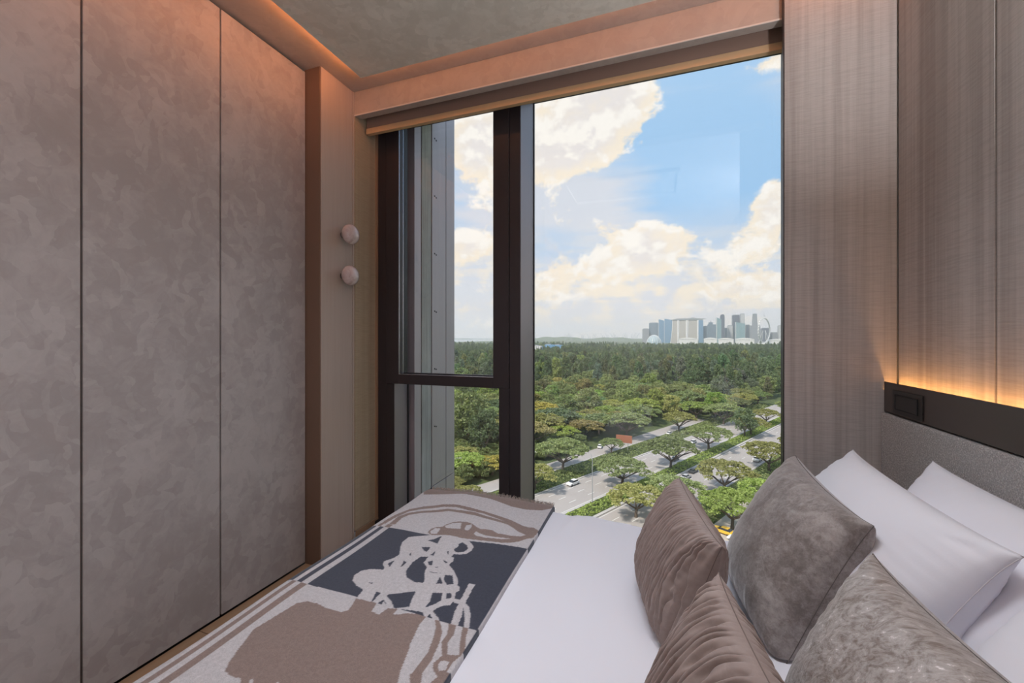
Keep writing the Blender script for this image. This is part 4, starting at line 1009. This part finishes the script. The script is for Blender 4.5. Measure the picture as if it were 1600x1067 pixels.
# ---- cars
def car_meshes():
    b_ = MB().prism([(-2.2, .32), (2.15, .32), (2.25, .62), (2.1, .85), (1.0, .98), (-1.9, 1.0), (-2.25, .85)], -0.86, 0.86)
    me = b_.mesh('car_body'); bm = bmesh.new(); bm.from_mesh(me); bmesh.ops.bevel(bm, geom=bm.edges[:], offset=0.07, segments=2, affect='EDGES'); bm.to_mesh(me); bm.free()
    c_ = MB(); lo = [(-1.75, -.76), (1.05, -.76), (1.05, .76), (-1.75, .76)]; hi = [(-1.25, -.62), (0.25, -.62), (0.25, .62), (-1.25, .62)]
    c_.add([(x, y, .97) for x, y in lo] + [(x, y, 1.42) for x, y in hi], [(0, 1, 5, 4), (1, 2, 6, 5), (2, 3, 7, 6), (3, 0, 4, 7), (4, 5, 6, 7)])
    r_ = MB().box(-1.27, 0.27, -.63, .63, 1.41, 1.47, 0.02)
    w_ = MB().lathe([(0.12, -.10), (0.32, -.10), (0.33, 0), (0.32, .10), (0.12, .10)], 14)
    return me, c_.mesh('car_windows'), r_.mesh('car_roof'), w_.mesh('car_wheel')
CB, CW, CR, CH = car_meshes()
M['car_glass'] = plain('car_glass', (0.03, 0.035, 0.04), 0.1); M['tyre'] = plain('tyre', (0.02, 0.02, 0.02), 0.8)
paint = {k: plain('paint_' + k, c, 0.3) for k, c in dict(white=(0.8, 0.8, 0.8), grey=(0.25, 0.26, 0.28), dark=(0.06, 0.065, 0.07), yellow=(0.8, 0.5, 0.06), silver=(0.5, 0.51, 0.53), blue=(0.12, 0.2, 0.35)).items()}
def car(x, y, k, label, rz=RZ, big=1.0):
    t = thing('car', label, 'car', (x, y, G + 0.06), rz); t.scale = (big, big, big)
    o = bpy.data.objects.new('body', CB); COL.objects.link(o); o.parent = t
    if not CB.materials: CB.materials.append(paint[k])
    o.material_slots[0].link = 'OBJECT'; o.material_slots[0].material = paint[k]
    o = bpy.data.objects.new('roof', CR); COL.objects.link(o); o.parent = t
    if not CR.materials: CR.materials.append(paint[k])
    o.material_slots[0].link = 'OBJECT'; o.material_slots[0].material = paint[k]
    link('windows', CW, M['car_glass'], t)
    for wx in (-1.4, 1.4):
        for wy in (-.76, .76):
            o = link('wheel', CH, M['tyre'], t); o.location = (wx, wy, .33); o.rotation_euler = (R(90), 0, 0)
def onroad(s_, n_): p_ = road_pt(s_, n_); return p_.x, p_.y
car(-26.6, 132.0, 'white', 'white car on the far carriageway just above the throw corner', RZ + math.pi, 1.1)
car(-24.5, 180.5, 'white', 'white car on the slip road beside the small round rain tree', RZ + 0.5)
car(4.6, 217.0, 'white', 'white car parked under the brown-topped rain tree', RZ)
car(*onroad(162, 77.6), 'grey', 'grey car on the far carriageway, passing the domed rain tree', RZ + math.pi)
car(*onroad(155, 74.2), 'silver', 'silver car on the far carriageway behind the domed rain tree', RZ + math.pi)
car(*onroad(146, 63.0), 'dark', 'dark car hugging the central hedge on the near carriageway', RZ)
car(*onroad(138, 62.0), 'silver', 'silver car following the dark car along the central hedge', RZ)
car(*onroad(178, 52.0), 'white', 'white van-like car on the near carriageway by the thin rain tree', RZ, 1.25)
car(*onroad(252, 57.5), 'white', 'white car near the right edge of the window on the near carriageway', RZ)
car(*onroad(186, 80.5), 'white', 'white car partly hidden behind the open forked rain tree', RZ + math.pi)
car(*onroad(106, 38.5), 'yellow', 'yellow car parked between the brown and grey cushions', RZ + 1.5, 1.1)
car(*onroad(104, 34.5), 'white', 'white car parked beside the yellow car', RZ + 1.5)
car(*onroad(112, 32.0), 'silver', 'silver car parked under the bright green rain tree', RZ + 1.4)

# ---- street lamps and a road sign
def street_lamp(x, y, h, label, rz):
    t = thing('street_lamp', label, 'lamp', (x, y, G), rz)
    MB().tube([(0, 0, 0), (0, 0, h * .9), (0.4, 0, h)], [0.13, 0.09, 0.07], 8).build('post', M['steel'], t)
    MB().tube([(0.3, 0, h), (1.9, 0, h + .25)], 0.05, 6).build('arm', M['steel'], t)
    MB().box(1.7, 2.6, -.16, .16, h + .18, h + .30, 0.03).build('lamp_head', M['kerb'], t)
street_lamp(*onroad(97.5, 71.2), 14.0, 'slender grey street lamp rising from the hedge above the duvet edge', RZ + 1.57)
street_lamp(-41.5, 134.0, 9.0, 'slender grey street lamp at the slip road near the mullion', RZ - 1.57)
street_lamp(-62.5, 118.0, 9.0, 'slender grey street lamp in the left window pane above the throw', RZ - 1.0)
sg = thing('road_sign', 'brown road sign board on two white posts beside the carriageway', 'sign', (-14.2, 178.4, G), -0.10)
for dx in (-1.6, 1.6): MB().tube([(dx, 0, 0), (dx, 0, 6.6)], 0.14, 8).build('post', M['steel'], sg)
MB().box(-3.3, 3.3, -.18, -.08, 3.6, 6.8, 0.03).build('board', plain('brown_sign', (0.34, 0.13, 0.07), 0.5), sg)

# ================================================================ skyline
def facade(name, a, b, floor=4.0, bay=0.0, rough=0.35):
    def fn(t, p, o):
        co = objco(t); sp = t.add('ShaderNodeSeparateXYZ'); t.put(sp.inputs[0], co)
        fz = t.math('FRACT', t.math('DIVIDE', sp.outputs[2], floor)); k = t.math('GREATER_THAN', fz, 0.55)
        if bay:
            fx = t.math('FRACT', t.math('DIVIDE', sp.outputs[0], bay)); k = t.math('MAXIMUM', k, t.math('GREATER_THAN', fx, 0.72))
        t.put(p.inputs['Base Color'], t.mix(k, a, b)); p.inputs['Roughness'].default_value = rough
    return mat(name, fn)
FAC = {'blue': facade('blue_glass', (0.10, 0.22, 0.36), (0.15, 0.29, 0.44), 4.2, 0), 'steel': facade('steel_glass', (0.10, 0.15, 0.20), (0.15, 0.20, 0.25), 4.2, 9), 'grey': facade('grey_stone', (0.17, 0.19, 0.22), (0.27, 0.28, 0.30), 4.2, 8),
       'dark': facade('dark_glass', (0.065, 0.075, 0.105), (0.10, 0.11, 0.14), 4.2, 7), 'pale': facade('pale_stone', (0.36, 0.38, 0.40), (0.50, 0.50, 0.50), 4.2, 8), 'teal': facade('teal_glass', (0.15, 0.26, 0.29), (0.24, 0.35, 0.37), 4.2, 0), 'sand': facade('ribbed_sand', (0.36, 0.34, 0.31), (0.52, 0.49, 0.45), 8, 0)}
M['white'] = plain('white_render', (0.70, 0.70, 0.70), 0.6); M['roofgrey'] = plain('roof_plant', (0.28, 0.30, 0.32), 0.8)
def at(u_, Y):        # eastings of a bearing given as metres per metre of northing
    return u_ * Y
def tower(name, label, b0, b1, top, Y, fac, depth=40, kind='flat', cat='building'):
    x0, x1 = b0 * Y, b1 * Y; w_ = x1 - x0; hgt = top - G
    t = thing(name, label, cat, ((x0 + x1) / 2, Y, G)); hw = w_ / 2
    if kind == 'round':
        pts = [(-hw, 0), (hw, 0), (hw, hgt - hw)] + [(hw * math.cos(a), hgt - hw + hw * math.sin(a)) for a in np.linspace(0.2, math.pi - .2, 9)] + [(-hw, hgt - hw)]
        MB().prism(pts, 0, depth).build('shaft', FAC[fac], t)
    elif kind == 'slant':
        MB().prism([(-hw, 0), (hw, 0), (hw, hgt * 0.93), (-hw, hgt)][::-1], 0, depth).build('shaft', FAC[fac], t)
        MB().box(-hw - 1, -hw + 1.5, -1, 3, 0, hgt).build('fin', M['white'], t)
    elif kind == 'step':
        MB().box(-hw, hw, 0, depth, 0, hgt * .60).build('podium', FAC[fac], t)
        MB().prism([(-hw * .50, hgt * .6), (hw * .50, hgt * .6), (hw * .36, hgt), (-hw * .36, hgt)], 6, depth - 6).build('shaft', FAC[fac], t)
    elif kind == 'spire':
        MB().box(-hw, hw, 0, depth, 0, hgt * .86).build('shaft', FAC[fac], t)
        MB().box(-hw * .75, hw * .2, 4, depth - 4, hgt * .86, hgt * .96).build('crown', FAC[fac], t)
        MB().tube([(-hw * .25, depth / 2, hgt * .95), (-hw * .25, depth / 2, hgt * 1.06)], [3, 1], 6).build('spire', M['roofgrey'], t)
    else:
        MB().box(-hw, hw, 0, depth, 0, hgt - 5).build('shaft', FAC[fac], t)
        MB().box(-hw * .7, hw * .75, 4, depth - 4, hgt - 5, hgt).build('roof_plant', M['roofgrey'], t)
    return t
tower('office_block', 'low grey-blue office block at the left end of the skyline', -0.0385, -0.0237, 81, 3850, 'grey')
tower('office_tower', 'mid-height grey-blue tower second from the left end of the skyline', -0.0237, -0.0024, 135, 3890, 'steel')
tower('office_tower', 'blue glass tower left of the wide bright blue one in the skyline', -0.0028, 0.0099, 159, 3780, 'blue', kind='slant')
tower('office_tower', 'wide bright blue glass tower beside the three linked towers', 0.0096, 0.0281, 160, 3700, 'blue', kind='slant')
tower('office_tower', 'blue-grey tower just right of the three linked towers', 0.0818, 0.0907, 154, 3890, 'blue')
tower('office_block', 'low wide blue block between the linked towers and the spire', 0.0907, 0.1012, 102, 3930, 'steel')
tower('office_tower', 'dark blue tower with a small spire in the skyline', 0.0999, 0.1165, 132, 3700, 'steel', kind='spire')
tower('office_tower', 'light teal tower standing against the round-topped tower', 0.1175, 0.1266, 147, 3340, 'teal', kind='slant')
tower('office_tower', 'round-topped dark glass tower in the skyline', 0.1250, 0.1332, 192, 3780, 'dark', kind='round')
tower('office_block', 'low dark block right of the round-topped tower', 0.1336, 0.1383, 82, 3850, 'steel')
tower('office_block', 'pale low block between the round-topped and the widest dark tower', 0.1389, 0.1489, 104, 3890, 'pale')
tower('office_tower', 'widest dark glass tower of the skyline with a flat top', 0.1485, 0.1640, 195, 3930, 'dark')
tower('office_tower', 'tall pale slab right against the widest dark tower', 0.1639, 0.1722, 200, 3850, 'pale')
tower('office_tower', 'light blue tower standing in front of the widest dark tower', 0.1549, 0.1727, 112, 3340, 'teal', kind='slant')
tower('office_block', 'grey block left of the stepped tower', 0.1742, 0.1821, 109, 3930, 'grey')
tower('office_tower', 'stepped grey tower with a narrow tall top left of the big wheel', 0.1821, 0.2013, 189, 3700, 'grey', kind='step')
tower('office_block', 'dark low building seen behind the big wheel', 0.2036, 0.2199, 81, 3900, 'dark')
tower('office_block', 'row of low grey buildings right of the big wheel', 0.2202, 0.2341, 44, 3930, 'grey')
tower('office_tower', 'pale tower at the right edge of the window', 0.2347, 0.2457, 99, 3850, 'pale')
# three linked towers under one long deck
ht = thing('linked_towers', 'three pale curved towers carrying one long boat-shaped deck', 'building', (190, 3500, G))
for k, (x0, x1, fl) in enumerate(((92, 137, 15), (141, 200, 6), (208, 281, 5))):
    a, b_ = x0 - 190, x1 - 190; top = 184
    lf = [(a - fl * (1 - q) ** 2.2, top * q) for q in np.linspace(0, 1, 9)]
    MB().prism(lf + [(b_ - 7, top), (b_ - 7, 0)], 0, 30).build('tower', FAC['sand'], ht)
    MB().prism([(b_ - 8, 0), (b_ - 2, 0), (b_ - 5, top * .5), (b_, top), (b_ - 8, top)], -3, 30).build('side_leg', M['white'], ht)
    MB().prism(lf + [(x + 4, z) for x, z in lf[::-1]], -2, 30).build('edge_fin', M['white'], ht)
dk = [(-104, 187), (-96, 184.5), (112, 184.5), (146, 192), (146, 194), (60, 198), (-60, 197)]
MB().prism(dk, -4, 34).build('sky_deck', M['roofgrey'], ht)
MB().box(38, 66, 6, 26, 196, 203).build('deck_pavilion', M['roofgrey'], ht)
# glass dome
dm_ = thing('glass_dome', 'white-ribbed glass dome at the left foot of the skyline', 'building', (-31, 2400, G))
def dome_pt(a, e, r=1.0): return (40 * r * math.cos(e) * math.cos(a), 46 * r * math.cos(e) * math.sin(a), 56 * r * math.sin(e) + 4)
ds = MB(); ns = 28; vs = [dome_pt(2 * math.pi * i / ns, e) for e in np.linspace(0, 1.54, 9) for i in range(ns)]
ds.add(vs, [(r_ * ns + i, r_ * ns + (i + 1) % ns, (r_ + 1) * ns + (i + 1) % ns, (r_ + 1) * ns + i) for r_ in range(8) for i in range(ns)])
ds.build('glass_shell', plain('dome_glass', (0.30, 0.40, 0.44), 0.2), dm_, True)
for i in range(18):
    a = 2 * math.pi * i / 18
    MB().tube([dome_pt(a, e, 1.02) for e in np.linspace(0, 1.5, 8)], 0.9, 4).build('rib', M['white'], dm_)
# observation wheel
wh = thing('observation_wheel', 'big white observation wheel in front of the skyline', 'wheel', (604, 2900, G), 0.95)
rim = MB(); Rw = 74.0; cz = 91.0
rim.tube([(Rw * math.cos(a), -2, cz + Rw * math.sin(a)) for a in np.linspace(0, 2 * math.pi, 57)], 2.0, 5, False)
rim.tube([(Rw * math.cos(a), 2, cz + Rw * math.sin(a)) for a in np.linspace(0, 2 * math.pi, 57)], 2.0, 5, False)
rim.build('rim', M['white'], wh)
sp_ = MB()
for a in np.linspace(0, 2 * math.pi, 29)[:-1]: sp_.tube([(0, 0, cz), (Rw * math.cos(a), 0, cz + Rw * math.sin(a))], 0.09, 3)
sp_.build('spokes', M['steel'], wh)
MB().lathe([(4, -8), (4, 8)], 12).build('hub', M['white'], wh).rotation_euler = (R(90), 0, 0)
wh.children[-1].location = (0, 0, cz)
for sx in (-26, 26):
    for sy in (-16, 16): MB().tube([(sx, sy * 1.6, 0), (0, sy * .4, cz)], 0.9, 5).build('leg', M['white'], wh)
for a in np.linspace(0, 2 * math.pi, 29)[:-1]:
    MB().box(-2.6, 2.6, -3.5, 3.5, -2, 2, 0.6).build('capsule', M['white'], wh).location = ((Rw + 3.5) * math.cos(a), 0, cz + (Rw + 3.5) * math.sin(a))
MB().box(-40, 45, -25, 25, 0, 13).build('terminal', M['white'], wh)
# low white sheds in front of the towers
def shed(x0, x1, Y, h, label, curve=0):
    t = thing('white_hall', label, 'building', ((x0 + x1) / 2, Y, G)); w_ = (x1 - x0) / 2
    MB().box(-w_, w_, 0, 40, 0, h * .75).build('walls', M['white'], t)
    MB().prism([(-w_ - 2, h * .75)] + [(q * w_, h * (.78 + .22 * math.cos(q * 1.4))) for q in np.linspace(-1, 1, 9)] + [(w_ + 2, h * .75)], -2, 42).build('roof', M['white'], t)
shed(128, 250, 3150, 46, 'long low white hall below the three linked towers')
shed(292, 372, 3150, 46, 'low white hall with a curved roof right of the linked towers')
shed(380, 470, 3120, 44, 'low white hall under the round-topped tower')
shed(478, 585, 3080, 44, 'low white hall left of the big wheel')
shed(640, 760, 2960, 38, 'low white hall at the right edge of the skyline')
# flats among the trees
def flats(x0, x1, Y, top, fac, label):
    t = thing('apartment_block', label, 'building', ((x0 + x1) / 2, Y, G)); w_ = (x1 - x0) / 2; h_ = top - G
    MB().box(-w_, w_, 0, 14, 0, h_).build('walls', fac, t); MB().box(-w_ * .8, w_ * .3, 2, 12, h_, h_ + 2.5).build('roof_plant', M['roofgrey'], t)
    wn = MB().box(-1.2, 1.2, -.15, .1, -0.7, 0.7).mesh('window')
    for i in range(5):
        for z in np.arange(h_ - 2.4, h_ - 14, -3.2):
            o = link('window', wn, M['car_glass'], t); o.location = (-w_ + (i + .5) * w_ * 2 / 5, -0.02, z)
skyblue = plain('sky_blue_render', (0.20, 0.42, 0.66), 0.6)
flats(-308, -282, 1000, -20.5, M['white'], 'white apartment block among the trees next to the mullion')
flats(-276, -253, 1010, -17.5, skyblue, 'sky blue apartment block among the trees, the left one of the blue pair')
flats(-249, -229, 1000, -18.0, skyblue, 'sky blue apartment block among the trees, the right one of the blue pair')
# hills and islands on the horizon
def ridge(name, label, x0, x1, Y, peak, seed, base=-46.0):
    t_ = np.linspace(0, 1, 40); V = []; F = []
    for i, q in enumerate(t_):
        x = x0 + (x1 - x0) * q; hh = (peak - base) * (math.sin(math.pi * q) ** 0.8) * (0.72 + 0.5 * noise.noise(Vector((q * 5, seed, 0))))
        for k, (dy, f_) in enumerate(((-160, 0), (-60, .75), (0, 1), (90, .7), (200, 0))): V.append((x, Y + dy, base + max(0.5, hh) * f_ if f_ else base - 1))
    for i in range(39):
        for k in range(4): F.append((i * 5 + k, i * 5 + 5 + k, i * 5 + 6 + k, i * 5 + 1 + k))
    o = MB().add(V, F).build(name, M['ground'], None, True); return tag(o, label, 'hill', None, 'structure')
ridge('hill', 'low wooded hill on the horizon', -2050, -1020, 6300, 46, 1.7)
ridge('hill', 'low shore right of the wooded hill', -1300, -100, 6500, 12, 5.2)
ridge('hill', 'flat island far out at sea', -5300, -3500, 8800, -24, 9.1)
def port_crane(x, Y, s_, label=None):
    t = thing('port_crane', 'tiny grey harbour crane with a raised boom on the horizon', 'crane', (x, Y, G), 0, 'harbour cranes'); t.scale = (s_, s_, s_)
    f = MB()
    for sx in (-10, 10): f.tube([(sx, 0, 0), (sx, 0, 52)], 1.6, 4)
    f.tube([(-12, 0, 50), (12, 0, 50)], 1.6, 4); f.build('frame', M['roofgrey'], t)
    MB().tube([(10, 0, 50), (38, 0, 100)], 1.5, 4).build('boom', M['roofgrey'], t)
    MB().tube([(-10, 0, 50), (-2, 0, 78), (18, 0, 66)], 1.2, 4).build('mast', M['roofgrey'], t)
    return t
pc = port_crane(-1010, 4600, 0.95)
for i in range(15): clone(pc, (-960 + i * 52 + rt.uniform(-18, 18), 4600 + rt.uniform(-100, 200), G), rt.choice((0, math.pi)))
# humid haze over the land and the sea
hz = bpy.data.materials.new('humid_haze'); hz.use_nodes = True; H_ = NT(hz.node_tree); H_.n.clear()
vsn = H_.add('ShaderNodeVolumeScatter'); vsn.inputs['Color'].default_value = (0.86, 0.93, 1.0, 1); vsn.inputs['Density'].default_value = HAZE; vsn.inputs['Anisotropy'].default_value = 0.2
H_.l.new(vsn.outputs[0], H_.add('ShaderNodeOutputMaterial').inputs['Volume'])
tag(MB().box(-9500, 7000, 60, 9500, G - 2, 260).build('haze', hz), 'thin humid haze lying over the forest and the city', 'haze', None, 'stuff')
